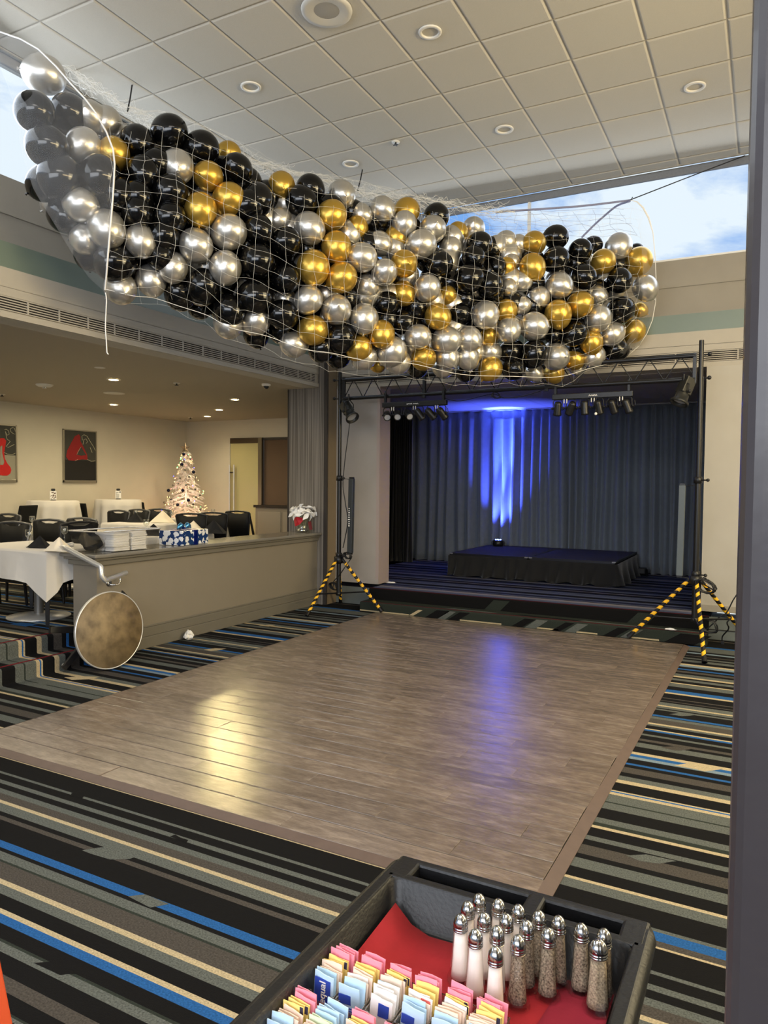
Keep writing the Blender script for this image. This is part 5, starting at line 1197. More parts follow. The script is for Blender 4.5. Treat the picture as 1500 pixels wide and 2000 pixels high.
def ball_mesh(mat):
    q = MB(); pr = [(.001, 1.0)]
    for i in range(1, 16):
        a = PI*i/16; r0 = math.sin(a); z = math.cos(a)
        if z < 0: z *= 1.13; r0 *= (1-.06*(z/1.13)**2)
        pr.append((r0, z))
    pr += [(.10, -1.135), (.035, -1.165)]
    q.lathe(pr, 28, 0, None, True, False); return q.mesh('balloon', mat)
def knot_mesh(mat):
    q = MB(); q.lathe([(.03,-1.15),(.05,-1.18),(.035,-1.20),(.055,-1.235),(.085,-1.26),(.08,-1.265),(.02,-1.24)], 12, 0, None, True, False); return q.mesh('knot', mat)
BME = {k: ball_mesh(BMAT[k]) for k in BMAT}; KME = {k: knot_mesh(BMAT[k]) for k in BMAT}
r_ = random.Random(31)
placed = []
for (u, v, r, c) in BALL:
    dep = Dn(u)+bulge(u, v)+.13
    small = 23.0*(6.5/dep)
    if r < 1427*.115/dep: dep += .16        # smaller-looking ones are tucked behind their neighbours
    placed.append([W(u, v, d=dep), r*dep/FPX*1.03, c, u, v, False])
# a second layer behind, filling the heap
nback = 0
for u in range(120, 1240, 40):
    a, b = pl_(TOPL, u), pl_(BOTL, u); n = max(2, int((b-a-40)/46))
    for k in range(n):
        v = a+40+(b-a-75)*(k+.5)/n; uu = u+r_.uniform(-8, 8); dep = Dn(uu)+bulge(uu, v)+.36
        c = 'K' if r_.random() < .72 else 'S'
        rp = .135*FPX/dep; open_ = 0
        for sx in range(-4, 5):          # keep only those that show between the front ones
            for sy in range(-4, 5):
                if sx*sx+sy*sy <= 17 and all((uu+sx*rp/4.2-b[0])**2+(v+sy*rp/4.2-b[1])**2 > (b[2]*.97)**2 for b in BALL): open_ += 1
        if open_ >= 2: placed.append([W(uu, v, d=dep), .135, c, uu, v, True])
# names of the rows are read along the heap, from its left end
rowsn = ['top edge', 'upper part', 'middle', 'lower part', 'bottom edge']
def rowof(u, v):
    t = (v-pl_(TOPL, u))/(pl_(BOTL, u)-pl_(TOPL, u)); return min(4, max(0, int((t-.0)*5)))
cnt = {}
for b in sorted(placed, key=lambda q_: q_[3]):
    k = (b[2], rowof(b[3], b[4]), b[5]); cnt[k] = cnt.get(k, 0)+1; b.append(cnt[k])
for p, R_, c, u, v, back, k in placed:
    o = bpy.data.objects.new('balloon', BME[c]); COL.objects.link(o); o.location = p
    if back: lab = '%s balloon mostly hidden behind others, %s such %s one from the left, %s' % (BNAME[c], ORD[k-1], BNAME[c], rowsn[rowof(u, v)]); grp = BNAME[c]+' balloons deep in the heap'
    else:
        rn = rowsn[rowof(u, v)]; lab = '%s balloon, %s %s one from the left along the %s of the netted heap' % (BNAME[c], ORD[k-1], BNAME[c], rn); grp = BNAME[c]+' balloons in the net'
    tag(o, lab, 'balloon', grp)
    d = Vector((r_.uniform(-1, 1), r_.uniform(-1.0, .5), r_.uniform(-1.1, .25)))
    if (u, v) in ((392,409),(440,522),(612,522),(338,522),(711,622),(657,482)): d = Vector((.1, -.25, -1))
    if (u, v) == (275, 471): d = Vector((.5, -.2, -.8))
    o.rotation_euler = (-d).to_track_quat('Z', 'Y').to_euler()
    s_ = R_*(1.02 if not back else 1); o.scale = (s_*.97, s_*.97, s_*1.0)
    kn = bpy.data.objects.new('knot', KME[c]); COL.objects.link(kn); kn.parent = o
# ------------------------------------------------------------------ the drop net
NETM = M('white net cord', (232, 230, 224), .6); WEB = M('white ribbon', (222, 220, 216), .6)
net = thing('balloon_net', 'long white drop net slung across the hall, filled with black, silver and gold balloons', 'net', W(640, 540, d=6.5), world=True)
RIM = [(60,75),(120,120),(185,172),(250,212),(330,245),(420,288),(480,312),(560,332),(640,356),(700,374),(800,388),(930,408),(1010,410),(1100,402),(1232,391)]
def Drim(u): return pl_([(60,6.35),(250,6.75),(700,7.9),(1232,8.25)], u)
def NP(u, v, dd=0):          # a point on the net where it lies over the front of the heap
    return W(u, v, d=Dn(u)+bulge(u, v)-.06+dd)
cords = []
def wob(s): return r_.uniform(-s, s)
us = []; u = 214
while u < 1252: us.append(u); u += 29.5*(6.2/Dn(u))
nv = 13; gridp = []
for i, u in enumerate(us):
    a, b = pl_(TOPL, u)-3, pl_(BOTL, u)+5; col = []
    rim_v = pl_(RIM, u)
    for k in range(nv):
        f = k/(nv-1); v = a+(b-a)*f; lean = (f-.5)*-14
        col.append(NP(min(1258, max(205, u+lean+wob(4.5))), v+wob(4.5), wob(.02)))
    # upper reach, from the crown of the heap up to the gathered rim
    topc = []
    for k in range(1, 4):
        f = k/4; v = a+(rim_v-a)*f if rim_v < a else a-2; d0 = Dn(u)+.58; topc.append(W(u+8*f+wob(5), v+wob(4), d=d0+(Drim(u)-d0)*f))
    gridp.append((col, topc[::-1]))
for i, (col, tp_) in enumerate(gridp):
    cords.append(tp_+col)
for k in range(nv): cords.append([g[0][k] for g in gridp])
for k in range(3): cords.append([g[1][k] for g in gridp])
def curves(name, lines, r, mat, parent, kind=None, j=1):
    cu = bpy.data.curves.new(name, 'CURVE'); cu.dimensions = '3D'; cu.bevel_depth = r; cu.bevel_resolution = 0; cu.materials.append(mat)
    off = Vector(OFF.get(parent.name, (0, 0, 0)))
    for ln in lines:
        fine = []
        for p0, p1 in zip(ln, ln[1:]):
            fine.append(p0)
            m_ = p0.lerp(p1, .5); fine.append(m_+Vector((wob(.009), wob(.006), wob(.009)))*j)
        fine.append(ln[-1])
        sp = cu.splines.new('POLY'); sp.points.add(len(fine)-1)
        for i, p in enumerate(fine): q_ = p-off; sp.points[i].co = (q_.x, q_.y, q_.z, 1)
    o = bpy.data.objects.new(name, cu); COL.objects.link(o); o.parent = parent
    if kind: o['kind'] = kind
    return o
curves('netting', cords, .0008, NETM, net, 'stuff')
# small knots where the cords cross
q = MB()
for col, tp_ in gridp:
    for p in col: q.ball(p, .0023, 6)
q.build('net_knots', NETM, net, kind='stuff')
# gathered, curling slack along the rim
curls = []
for i in range(230):
    u = r_.uniform(95, 960); p = W(u+wob(4), pl_(RIM, u)+r_.uniform(-12, 20), d=Drim(u)+wob(.12)); ln = []
    ax = (W(u+40, pl_(RIM, u+40), d=Drim(u+40))-W(u, pl_(RIM, u), d=Drim(u))).normalized(); sd = ax.cross(Vector((0, 0, 1))).normalized(); R_ = r_.uniform(.015, .055); w0 = r_.uniform(0, 6); sp_ = r_.uniform(.05, .16); tw = r_.uniform(.8, 1.7)
    for k in range(13):
        a = w0+k*.55*tw; ln.append(p+ax*(sp_*k/6)+Vector((0, 0, 1))*(R_*math.sin(a)*(.5+.5*math.sin(k*.9+w0)))+sd*(R_*math.cos(a)))
    curls.append(ln)
for k in range(9):
    ln = []; u = 70
    while u < 1010: ln.append(W(u, pl_(RIM, u)+wob(9), d=Drim(u)+wob(.05))); u += 24
    curls.append(ln)
curves('gathered_rim', curls, .0017, NETM, net, 'stuff', .2)
def ribbon(name, pts, w, mat, parent, n=6):
    cur = cable(None, None, pts, n=n); q = MB(); q.tube(cur, w, 6); return q.build(name, mat, parent)
# drawcord under the heap
ribbon('drawcord', [NP(u, pl_(BOTL, u)-d_, -.05) for u, d_ in ((206,6),(260,12),(300,0),(350,4),(405,10),(450,22),(520,14),(590,22),(650,28),(720,22),(800,22),(900,14),(1000,10),(1090,14),(1150,6),(1205,2))], .0026, NETM, net)
p = W(206, 572, d=5.45)
ribbon('hanging_cord', [p, W(208,585,d=5.4), W(207,610,d=5.4), W(206,640,d=5.4), W(208,670,d=5.4), W(209,688,d=5.4), W(212,692,d=5.4)], .0042, WEB, net)
# film end panels
def film_mat():
    m = bpy.data.materials.new('milky plastic film'); m.use_nodes = True; t = m.node_tree; t.nodes.clear(); l = t.links.new
    o = t.nodes.new('ShaderNodeOutputMaterial'); a = t.nodes.new('ShaderNodeBsdfTransparent'); b = t.nodes.new('ShaderNodeBsdfDiffuse'); g = t.nodes.new('ShaderNodeBsdfGlossy')
    tl_ = t.nodes.new('ShaderNodeBsdfTranslucent'); b.inputs['Color'].default_value = (.85,.85,.85,1); tl_.inputs['Color'].default_value = (.85,.85,.87,1); g.inputs['Roughness'].default_value = .25
    s1 = t.nodes.new('ShaderNodeMixShader'); s1.inputs[0].default_value = .5; l(b.outputs[0], s1.inputs[1]); l(tl_.outputs[0], s1.inputs[2])
    s3 = t.nodes.new('ShaderNodeMixShader'); s3.inputs[0].default_value = .12; l(s1.outputs[0], s3.inputs[1]); l(g.outputs[0], s3.inputs[2])
    s2 = t.nodes.new('ShaderNodeMixShader'); s2.inputs[0].default_value = .10; l(a.outputs[0], s2.inputs[1]); l(s3.outputs[0], s2.inputs[2]); l(s2.outputs[0], o.inputs['Surface'])
    tc_ = t.nodes.new('ShaderNodeTexCoord'); n = t.nodes.new('ShaderNodeTexNoise'); n.inputs['Scale'].default_value = 5; l(tc_.outputs['Object'], n.inputs['Vector'])
    bp = t.nodes.new('ShaderNodeBump'); bp.inputs['Strength'].default_value = .35; bp.inputs['Distance'].default_value = .05; l(n.outputs['Fac'], bp.inputs['Height']); l(bp.outputs[0], g.inputs['Normal'])
    return m
FILM = film_mat()
SEAM = [(0,62),(40,76),(75,96),(110,130),(140,165),(168,195),(188,222),(208,258),(221,292),(224,320),(222,360),(219,405),(215,450),(211,495),(208,535),(205,566)]
OUT = [(-30,90),(-12,115),(4,140),(16,170),(26,205),(36,240),(48,280),(60,325),(73,366),(92,400),(112,432),(132,465),(150,495),(168,522),(186,546),(203,568)]
OUT = [(c-(0, 9)[5 < k < 15], d) for k, (c, d) in enumerate(OUT)]
rows_ = []
for (a, b), (c, d) in zip(SEAM, OUT):
    k = SEAM.index((a, b)); f0 = k/(len(SEAM)-1); row = []
    for j in range(9):
        f = j/8; u, v = c+(a-c)*f, d+(b-d)*f
        dd = Dn(95)-.16+.05*(1-f)**2+(.9*(.30-f0)/.30 if f0 < .30 else 0)*(1-.5*f)
        if f0 > .85: dd = dd*(1-(f0-.85)/.15)+5.42*(f0-.85)/.15
        row.append(W(u, v, d=dd))
    rows_.append(row)
q = MB(); q.grid(rows_); q.build('film_end_panel', FILM, net, label='milky plastic film closing the left end')
q = MB(); q.tube([r[-1] for r in rows_], .0065, 6); q.build('seam_ribbon', WEB, net)
RA = [(1232,391),(1245,394),(1257,405),(1268,425),(1276,455),(1280,500),(1282,545),(1281,590),(1275,625),(1264,652),(1248,676),(1230,692)]
RB = [(1224,396),(1230,402),(1238,418),(1246,438),(1252,470),(1255,510),(1256,550),(1254,590),(1248,620),(1238,645),(1224,668),(1210,690)]
rows_ = []
for i, (a, b) in enumerate(zip(RA, RB)):
    d0 = Dn(1250); f0 = i/(len(RA)-1); da = 8.1+(d0+.35-8.1)*min(1, f0*1.6); 
    rows_.append([W(a[0]+(b[0]-a[0])*f, a[1]+(b[1]-a[1])*f, d=da+(-.30*math.sin(f*PI/2) if f0 > .3 else -.2*f)) for f in (0, .3, .65, 1)])
q = MB(); q.grid(rows_); q.build('film_end_panel', FILM, net, label='milky plastic film closing the right end')
q = MB(); ring = []
for i, r0 in enumerate(rows_):
    w_ = .020+.02*math.exp(-((i-2.5)/2.2)**2); n_ = (r0[1]-r0[0]).normalized(); ring.append([r0[0]-n_*w_*.3, r0[0]+n_*w_, r0[0]+n_*w_+Vector((.0,-.006,0)), r0[0]-n_*w_*.3+Vector((0,-.006,0))])
q.grid(ring, 0, True, True); q.build('seam_ribbon', WEB, net)
ribbon('rim_ribbon', [W(968,415,d=8.15), W(1000,412,d=8.15), W(1060,408,d=8.15), W(1140,402,d=8.15), W(1232,391,d=8.15)], .011, M('grey violet ribbon', (130,132,160), .6), net)
ribbon('rim_ribbon', [W(1230,393,d=8.12), W(1205,402,d=8.35), W(1180,422,d=8.5), W(1160,440,d=8.6), W(1136,464,d=8.7)], .012, M('grey violet ribbon', (130,132,160), .6), net)
# slack net against the sky at the right
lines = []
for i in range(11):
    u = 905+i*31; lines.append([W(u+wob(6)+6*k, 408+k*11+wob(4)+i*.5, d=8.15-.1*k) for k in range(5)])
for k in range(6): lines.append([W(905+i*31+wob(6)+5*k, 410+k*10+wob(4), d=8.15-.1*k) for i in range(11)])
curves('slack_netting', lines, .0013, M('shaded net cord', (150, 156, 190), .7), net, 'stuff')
# hooks and wire to the ceiling
HK = M('black wire', (24, 22, 22), .5)
for (a, b, nm, lab, m_) in (((258,166),(249,217),'ceiling_hook','black wire hook holding the net, left of the two on the ceiling',.007),((708,331),(698,374),'ceiling_hook','black wire hook holding the net, right of the two on the ceiling',.007),((1455,304),(1232,390),'hanging_wire','thin black wire from the far ceiling edge to the net corner',.006)):
    pa = W(*a, z=CZ-.004); pb = W(*b, d=(pa-CAM).dot(CW)-.12 if nm == 'ceiling_hook' else 8.12); q = MB(); q.tube([pa, pa.lerp(pb,.5)+Vector((.006,0,.004)), pb, pb+Vector((.02,0,.025))], m_, 6)
    place(q, nm, HK, lab, 'hook' if nm == 'ceiling_hook' else 'wire', pb)
# ------------------------------------------------------------------ service cart with tray
CX0, CX1, CY1, CY0 = -.665, -.150, 1.345, .50
ZF, ZR = .80, .882
CART = M('black moulded plastic', (15, 15, 17), .42, bump=(140, .10), noise=(12, .4, (22, 22, 24)))
cart = thing('service_cart', 'black moulded plastic service cart in the foreground, tray lined in red', 'cart', ((CX0+CX1)/2, .9, 0), world=True)
def loop(mb, rings): mb.grid(rings, 0, True, True)
def ring(x0, x1, y0, y1, r, z): return [(x, y, z) for x, y in rr_rect(x0, x1, y0, y1, r)]
q = MB(); i = .030
yb = CY1-.075                                   # the handle bar with its slots lies beyond the tray's back wall
rings = [ring(CX0+.015,CX1-.015,CY0+.015,CY1-.012,.03,ZR-.11), ring(CX0,CX1,CY0,CY1,.035,ZR-.02), ring(CX0+.004,CX1-.004,CY0+.004,CY1-.004,.035,ZR-.004), ring(CX0+.012,CX1-.012,CY0+.012,CY1-.012,.03,ZR)]
loop(q, rings)
rim_in = ring(CX0+i,CX1-i,CY0+i,yb-.012,.02,ZR); rim_b = ring(CX0+.012,CX1-.012,CY0+.012,CY1-.012,.03,ZR)
inner = [rim_in, ring(CX0+i+.004,CX1-i-.004,CY0+i+.004,yb-.016,.02,ZR-.005), ring(CX0+i+.012,CX1-i-.012,CY0+i+.012,yb-.024,.02,ZF+.006), ring(CX0+i+.018,CX1-i-.018,CY0+i+.018,yb-.03,.018,ZF)]
loop(q, inner); q.add(inner[-1], [tuple(range(len(inner[-1])))])
q.build('tray', CART, cart)
q = MB()   # rim top: side strips, front strip, and the slotted back bar
q.box(CX0+.010, CX0+i+.002, CY0+.02, CY1-.03, ZR-.012, ZR+.0005); q.box(CX1-i-.002, CX1-.010, CY0+.02, CY1-.03, ZR-.012, ZR+.0005); q.box(CX0+.02, CX1-.02, CY0+.010, CY0+i+.002, ZR-.012, ZR+.0005)
q.box(CX0+.02, CX1-.02, yb-.014, yb+.006, ZR-.06, ZR+.0005)
q.build('rim', CART, cart, .003)
q = MB()
q.box(CX0+.012, CX1-.012, CY1-.026, CY1-.006, ZR-.03, ZR+.001)
for xx0, xx1 in ((CX0+.012, CX0+.062), ((CX0+CX1)/2+.028, (CX0+CX1)/2+.062), (CX1-.058, CX1-.012)): q.box(xx0, xx1, yb-.01, CY1-.008, ZR-.03, ZR+.0008)
q.build('handle_bar', CART, cart, .006)
q = MB(); q.box(CX0+.03, CX1-.03, yb+.0, CY1-.02, ZR-.10, ZR-.07); q.build('slot_floor', M('black moulded plastic shade', (14,14,15), .6), cart)
q = MB(); q.grid([ring(CX0+.02,CX1-.02,CY0+.02,CY1-.03,.03,.34), ring(CX0+.005,CX1-.005,CY0+.005,CY1-.015,.03,.42)], 0, True, True); q.add(ring(CX0+.02,CX1-.02,CY0+.02,CY1-.03,.03,.34), [tuple(range(28))]); q.build('lower_tray', CART, cart)
for (x, y) in ((CX0+.05, CY0+.05), (CX1-.05, CY0+.05), (CX0+.05, CY1-.06), (CX1-.05, CY1-.06)):
    q = MB(); q.box(x-.025, x+.025, y-.025, y+.025, .12, ZR-.10); q.build('post', CART, cart, .008)
    q = MB(); q.lathe([(.001,-.016),(.05,-.016),(.055,-.008),(.055,.008),(.05,.016),(.001,.016)], 20, 0, Matrix.Translation((x,y,.056)) @ Matrix.Rotation(PI/2,4,'Y')); w_ = q.build('caster', BLACKP, cart)
    q = MB(); q.box(x-.022,x+.022,y-.02,y+.02,.09,.12); q.build('caster_fork', STEEL, w_)
# red napkins lining the tray
REDN = M('red linen', (150, 22, 30), .85, noise=(30, .4, (134, 18, 26)), bump=(90, .15)); REDN2 = M('deeper red linen', (134, 18, 40), .85, noise=(30, .4, (120, 16, 34)), bump=(90, .15))
def napkin(lab, mat, pts, z, lift=None):
    n = 10; rows_ = []
    (ax, ay), (bx_, by), (cx, cy), (dx, dy) = pts
    for iy in range(n+1):
        v = iy/n; row = []
        for ix in range(n+1):
            u = ix/n; x = (ax*(1-u)+bx_*u)*(1-v)+(dx*(1-u)+cx*u)*v; y = (ay*(1-u)+by*u)*(1-v)+(dy*(1-u)+cy*u)*v
            zz = z+.0012*math.sin(u*9+v*4)+.0012
            if lift and u < .14: zz += (.14-u)/.14*lift*(v**1.5); x += (.14-u)/.14*.004*v
            row.append((x, y, zz))
        rows_.append(row)
    q = MB(); q.grid(rows_); return place(q, 'red_napkin', mat, lab, 'napkin', ((ax+cx)/2, (ay+cy)/2, z), 'napkins lining the tray', solid=.0015)
xr, yr = CX1-i-.024, yb-.040
napkin('bright red cloth napkin lining the left and middle of the tray', REDN, ((CX0+i+.018, CY0+.06), (-.27, CY0+.06), (-.24, yr), (CX0+i+.018, yr)), ZF+.001, .045)
napkin('darker red napkin lining the right side of the tray under the pepper shakers', REDN2, ((-.36, CY0+.06), (xr, CY0+.06), (xr, yr), (-.285, yr)), ZF+.0035)
# salt and pepper shakers
SGL = glassmat('pressed glass', (.97,.965,.95), .05, .05)
SALT = M('salt', (250, 240, 234), .9); PEPR = M('ground pepper', (176, 158, 136), .95, noise=(420, 1.0, (58, 48, 40))); PEPL = M('pale ground pepper', (196, 178, 152), .95, noise=(420, 1.0, (112, 96, 78)))
SH = .088*1.32
def shaker_meshes():
    n = 8; P_ = [(.0165,0),(.0172,.002),(.0160,.007),(.0128,.016),(.0112,.032),(.0098,.052),(.0090,.064),(.0100,.0665),(.0085,.068)]
    q = MB(); q.lathe(P_, n, 0, None, False, True); g_ = q.mesh('glass_body', SGL)
    C_ = [(.0002,.006),(.0118,.007),(.0106,.018),(.0096,.032),(.0084,.052),(.0076,.063),(.0002,.064)]
    cs = []
    for mt in (SALT, PEPR, PEPL): q = MB(); q.lathe(C_, 16, 0, None, True, False); cs.append(q.mesh('contents', mt))
    q = MB(); q.lathe([(.0092,.067),(.0096,.0675),(.0096,.069),(.0088,.0695),(.0095,.0705),(.0095,.072),(.0087,.0725),(.0092,.0735),(.0094,.076),(.0086,.080),(.0064,.0845),(.0028,.0875),(.0003,.0882)], 24, 0, None, True, False); cp = q.mesh('metal_cap', M('shaker cap metal', (176,176,176), .16, 1.0))
    return g_, cs, cp
SG, SC, SCP = shaker_meshes()
holes = MB()
for k in range(6): a = k*PI/3; holes.ball((.0042*math.cos(a), .0042*math.sin(a), .0862), .0007, 6)
SHO = holes.mesh('cap_holes', BLACKP)
SALTS = [(936,1746,'salt shaker against the tray back wall, left end of the back row'),(914,1761,'salt shaker at the back left, behind the leftmost one'),(974,1756,'salt shaker second along the back row from the left'),(1013,1767,'salt shaker in the back row right beside the first pepper'),(900,1786,'leftmost of all the salt shakers on the red napkin'),(946,1783,'salt shaker in the middle of the salt group, left of centre'),(989,1785,'salt shaker in the middle of the salt group, right of centre'),(929,1815,'salt shaker at the front left of the salt group'),(971,1809,'salt shaker standing directly behind the front one'),(968,1849,'salt shaker nearest the sugar packets, front of the group')]
PEPS = [(1053,1779,'pepper shaker at the left of the back row beside the salts',1),(1092,1788,'dark full pepper shaker against the tray wall, second in the back row',1),(1029,1798,'pepper shaker half hidden between the salts and two front peppers',1),(1071,1813,'pepper shaker in the front pair, the right one, with angular foot',1),(1012,1827,'pepper shaker nearest the salts, front left of the peppers',1),(1136,1804,'speckled pepper shaker by the napkin edge on the right side',1),(1183,1812,'pepper shaker against the tray wall in the right-hand group',1),(1167,1836,'pepper shaker with clear foot at the front of the right-hand group',2),(1223,1824,'pepper shaker in the tray corner, mostly hidden behind another',1),(1222,1851,'pale brown pepper shaker nearest the right tray wall, foot shining',2)]
for (px, py, lab, kind) in [(a, b, c, 0) for a, b, c in SALTS]+PEPS:
    p = W(px, py, z=ZF+SH+.005); p = Vector((min(p.x, CX1-i-.040), min(p.y, yb-.056), ZF+.0055))
    t = thing('salt_shaker' if kind == 0 else 'pepper_shaker', lab, 'shaker', p, random.uniform(0, 1), 'salt shakers in the tray' if kind == 0 else 'pepper shakers in the tray'); t.scale = (1.32, 1.32, 1.32)
    for nm, me in (('glass_body', SG), ('contents', SC[kind]), ('metal_cap', SCP)):
        o = bpy.data.objects.new(nm, me); COL.objects.link(o); o.parent = t
        if nm == 'metal_cap': h = bpy.data.objects.new('cap_holes', SHO); COL.objects.link(h); h.parent = o
# sugar caddies and their packets
CADP = M('smoky clear plastic', (150, 140, 124), .15, trans=.8, alpha=.55)
PK = dict(pink=M('pink paper', (240, 150, 170), .7, noise=(60, .4, (232, 132, 154))), yellow=M('yellow paper', (240, 214, 130), .7, noise=(60, .4, (230, 200, 112))), cream=M('cream paper', (232, 208, 190), .75, noise=(60, .4, (222, 196, 176))), white=M('white paper', (232, 228, 226), .7), blue=M('pale blue paper', (186, 214, 236), .7, noise=(60, .3, (172, 204, 230))), green=M('pale green paper', (206, 222, 190), .7))
NAVYI = M('navy ink', (40, 66, 160), .6); DINK = M('dark ink', (40, 36, 60), .6); REDI = M('coral ink', (226, 110, 104), .7)
PW, PH = .038, .057
def packet_mesh(mat, seed):
    r_ = random.Random(seed); q = MB(); n, m_ = 5, 5; F = []; Bk = []
    for iy in range(m_):
        v = iy/(m_-1); row = []; rb = []
        for ix in range(n):
            u = ix/(n-1); puff = .0016*math.sin(PI*u)*math.sin(PI*min(1, v*1.02))+r_.uniform(0, .0006)
            x = (u-.5)*PW; z = v*PH+r_.uniform(-.0006,.0006)*(v > 0); cv = .0022*math.sin(u*PI+seed)*v
            row.append((x, -puff-.0003+cv, z)); rb.append((x, puff+.0003+cv, z))
        F.append(row); Bk.append(rb)
    q.grid(F); q.grid(Bk)
    e = [(F[0][i_], Bk[0][i_]) for i_ in range(n)]+[(F[j][-1], Bk[j][-1]) for j in range(1, m_)]+[(F[-1][i_], Bk[-1][i_]) for i_ in range(n-2, -1, -1)]+[(F[j][0], Bk[j][0]) for j in range(m_-2, -1, -1)]
    q.grid([[a for a, b in e], [b for a, b in e]], 0, False, True)
    return q.mesh('sugar_packet', mat)
PM = {c: [packet_mesh(m_, s_) for s_ in range(3)] for c, m_ in PK.items()}
rp_ = random.Random(44)
# (column, row): contents from the front (towards the camera) to the back
CADS = {('A',0):['blue','blue','cream','cream','cream','yellow','yellow','yellow','pink','pink','pink'], ('B',0):['pink','cream','cream','cream','green','green','blue','blue','blue','blue','blue'],
 ('C',0):['blue','blue','white','white','cream','cream','cream','cream','yellow','yellow','pink','pink'], ('D',0):['white','white','cream','cream','yellow','yellow','yellow','yellow','pink','pink'],
 ('E',0):['white','cream','cream','yellow','yellow','pink','pink'], ('F',0):['blue','cream','cream','yellow','pink','pink'],
 ('A',1):['blue','blue','cream','cream','cream','yellow','yellow','yellow','pink','pink','pink','pink'], ('B',1):['blue','blue','cream','white','cream','cream','yellow','yellow','yellow','pink','pink','pink'],
 ('C',1):['white','white','white','white','blue','cream','cream','yellow','yellow','pink','pink'], ('D',1):['blue','blue','blue','cream','white','white','yellow','yellow','yellow','pink','pink','pink'],
 ('E',1):['blue','blue','cream','cream','cream','white','yellow','yellow','pink','pink','pink'], ('F',1):['blue','blue','cream','cream','cream','cream','yellow','yellow','yellow','pink','pink','pink']}
colx = {c: -.606+.0515*k for k, c in enumerate('ABCDEF')}
ordc = dict(A='leftmost', B='second', C='third', D='fourth', E='fifth', F='sixth')
for (c, r0), cont in CADS.items():
    yb_ = .942 if r0 else .835; x = colx[c]; x0, x1 = x-.0235, x+.0235; y0, y1 = yb_-.001, yb_+.094
    y0 += (.012 if r0 else 0); y1 = y0+.092
    rn = 'back' if r0 else 'front'
    who = ('leftmost caddy' if c == 'A' else ordc[c]+' caddy from the left' if c != 'F' else 'rightmost caddy')+' of the '+rn+' row'
    t = thing('sugar_caddy', 'clear sugar caddy, '+who+', full of sweetener packets', 'caddy', (x, (y0+y1)/2, ZF+.006), world=True, group='sugar caddies in the tray')
    q = MB(); zt = ZF+.044; b0 = ZF+.0065
    q.box(x0, x1, y0, y1, b0, b0+.002)
    for bb in ((x0, x0+.0016, y0, y1), (x1-.0016, x1, y0, y1), (x0, x1, y1-.0016, y1)): q.box(*bb, b0, zt)
    q.box(x0, x1, y0, y0+.0016, b0, zt-.014); q.box(x0, x0+.008, y0, y0+.0016, b0, zt); q.box(x1-.008, x1, y0, y0+.0016, b0, zt)
    q.build('tub', CADP, t)
    q = MB(); q.tube([(x0+.008,y0,zt),(x0,y0,zt),(x0,y1,zt),(x1,y1,zt),(x1,y0,zt),(x1-.008,y0,zt)], .0014, 5); q.build('rim', CADP, t)
    n = len(cont); step = .082/n; runs = {}
    for k, col in enumerate(cont):
        o = bpy.data.objects.new('sugar_packet', PM[col][rp_.randrange(3)]); COL.objects.link(o)
        o.location = (x+rp_.uniform(-.0016,.0016), y0+.004+k*step+.002, b0+.0032)
        tilt = -.34+.30*k/n+rp_.uniform(-.05,.05)
        front = k == 0
        o.rotation_euler = (max(-.18, tilt*.5) if not front else -.04, rp_.uniform(-.07,.07), rp_.uniform(-.06,.06))
        rise = rp_.uniform(0,.006)+(.004 if col == 'pink' else 0); o.location.z += rise
        grp = '%s packets in the %s' % (col, who)
        lab = ('%s packet at the front of the %s' if front else '%s sweetener packet standing in the %s') % (col, who)
        if front and cont.count(col) > 1: pass
        tag(o, lab, 'packet', grp)
        if front:
            if (c, r0) in (('A',0),('A',1),('C',0)):
                q = MB(); q.box(-.016, .014, -.0032, -.0022, .008, .050); ip = q.build('printed_panel', NAVYI, o, off=(0,0,0))
                text('lettering', 'equal', .017, WHITEP, o, (0, -.0036, .029), (PI/2, PI/2*-1, 0))
            elif col == 'pink':
                text('lettering', 'S', .012, DINK, o, (.004, -.0030, .050), (PI/2, 0, 0))
                q = MB()
                for j in range(7): q.box(-.014, -.014+rp_.uniform(.012,.028), -.0031, -.0024, .008+j*.005, .0095+j*.005)
                q.build('printed_lines', DINK, o, off=(0,0,0))
            elif col in ('blue',):
                q = MB(); q.box(-.017, .004, -.0032, -.0022, .030, .044)
                for j in range(5): q.box(-.014, .012, -.0032, -.0022, .008+j*.004, .0092+j*.004)
                q.build('printed_panel', NAVYI, o, off=(0,0,0))
            else:
                q = MB(); q.box(-.004, .014, -.0032, -.0022, .030, .050); q.build('printed_panel', REDI if col != 'white' or c == 'E' else NAVYI, o, off=(0,0,0))
        elif col == 'white' and rp_.random() < .7:
            q = MB(); q.box(.0, .016, -.0032, -.0022, .036, .054); q.build('printed_panel', REDI if r0 else NAVYI, o, off=(0,0,0))
        elif col == 'yellow' and rp_.random() < .5:
            q = MB(); q.box(.013, .0185, -.0030, -.0022, .046, .057); q.build('printed_panel', DINK, o, off=(0,0,0))
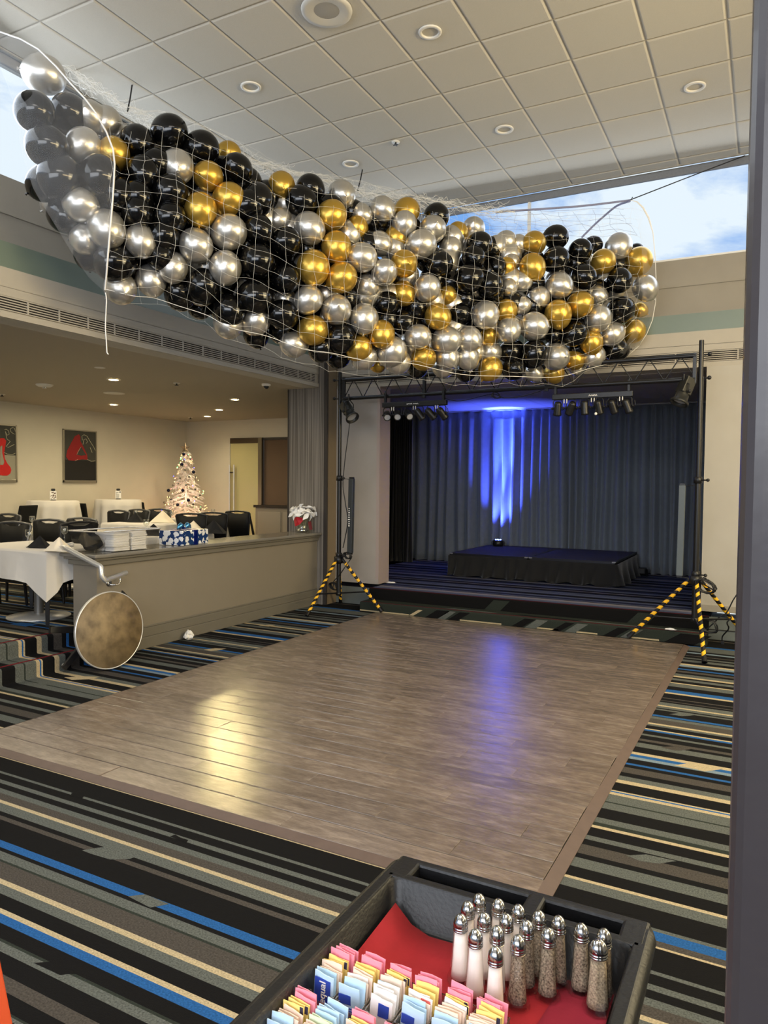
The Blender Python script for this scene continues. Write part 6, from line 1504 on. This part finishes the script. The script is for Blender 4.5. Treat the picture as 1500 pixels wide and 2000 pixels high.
# low clear plastic box right of the caddies, cut by the bottom of the frame
bx2 = thing('clear_box', 'low clear plastic box right of the sugar caddies at the bottom edge', 'box', (-.285, .93, ZF+.006), world=True)
q = MB()
x0, x1, y0, y1, b0, zt = -.318, -.20, .84, 1.03, ZF+.0065, ZF+.04
q.box(x0,x1,y0,y1,b0,b0+.002)
for bb in ((x0,x0+.002,y0,y1),(x1-.002,x1,y0,y1),(x0,x1,y0,y0+.002),(x0,x1,y1-.002,y1)): q.box(*bb, b0, zt)
q.build('tub', CLEARP, bx2)
q = MB(); q.tube([(x0,y0,zt),(x1,y0,zt),(x1,y1,zt),(x0,y1,zt)], .0018, 5, 0, True); q.build('rim', CADP, bx2)
# ------------------------------------------------------------------ dark pillar at the right edge, orange ladder at the left corner
PIL = M('dark slate brown paint', (58, 53, 55), .34, noise=(5, .5, (50, 45, 46)), bump=(30, .05), coat=.1)
pxl = W(1441, 1000, y=.52).x
q = MB(); q.prism(rr_rect(pxl, pxl+.42, .52, .80, .014, 4), 0, 5.32); struct(q, 'wall_pillar', PIL)
LO = M('orange fibreglass', (196, 72, 34), .45, noise=(18, .4, (182, 64, 28))); 
lp = W(0, 1868, d=1.62)
lad = thing('stepladder', 'orange fibreglass stepladder, only a rail edge showing at the bottom left', 'ladder', (lp.x-.25, lp.y, 0), world=True)
e0 = W(0, 1868, d=1.62); e1 = W(26, 2000, d=1.60); dirv = (e1-e0).normalized()
for k, sx in enumerate((0, -.46)):
    top = e0-dirv*.62+Vector((sx*.8,0,0)); bot = e1+dirv*(e1.z/(-dirv.z)-.01)+Vector((sx,0,0)); a = Vector((-.03,0,0))
    q = MB(); vs = []
    for p_ in (top, bot):
        for dx, dy in ((-.036,-.07),(0,-.07),(0,0),(-.036,0)): vs.append(p_+Vector((dx,dy,0)))
    q.add(vs, [(3,2,1,0),(4,5,6,7),(0,1,5,4),(1,2,6,5),(2,3,7,6),(3,0,4,7)]); ra = q.build('side_rail', LO, lad, .004)
    for f in (1947, 1961):
        if k == 0:
            pr_ = W(3 if f == 1947 else 5, f, d=1.53); q = MB(); q.ball(pr_+Vector((-.004,-.016,0)), .008, 10); q.build('rivet', STEEL, ra)
for z in (.28, .56):
    q = MB(); f = (e1.z-z)/(-dirv.z); p_ = e1+dirv*f; q.box(p_.x-.47, p_.x-.06, p_.y-.06, p_.y-.005, z-.02, z+.005); q.build('step', STEEL, lad)
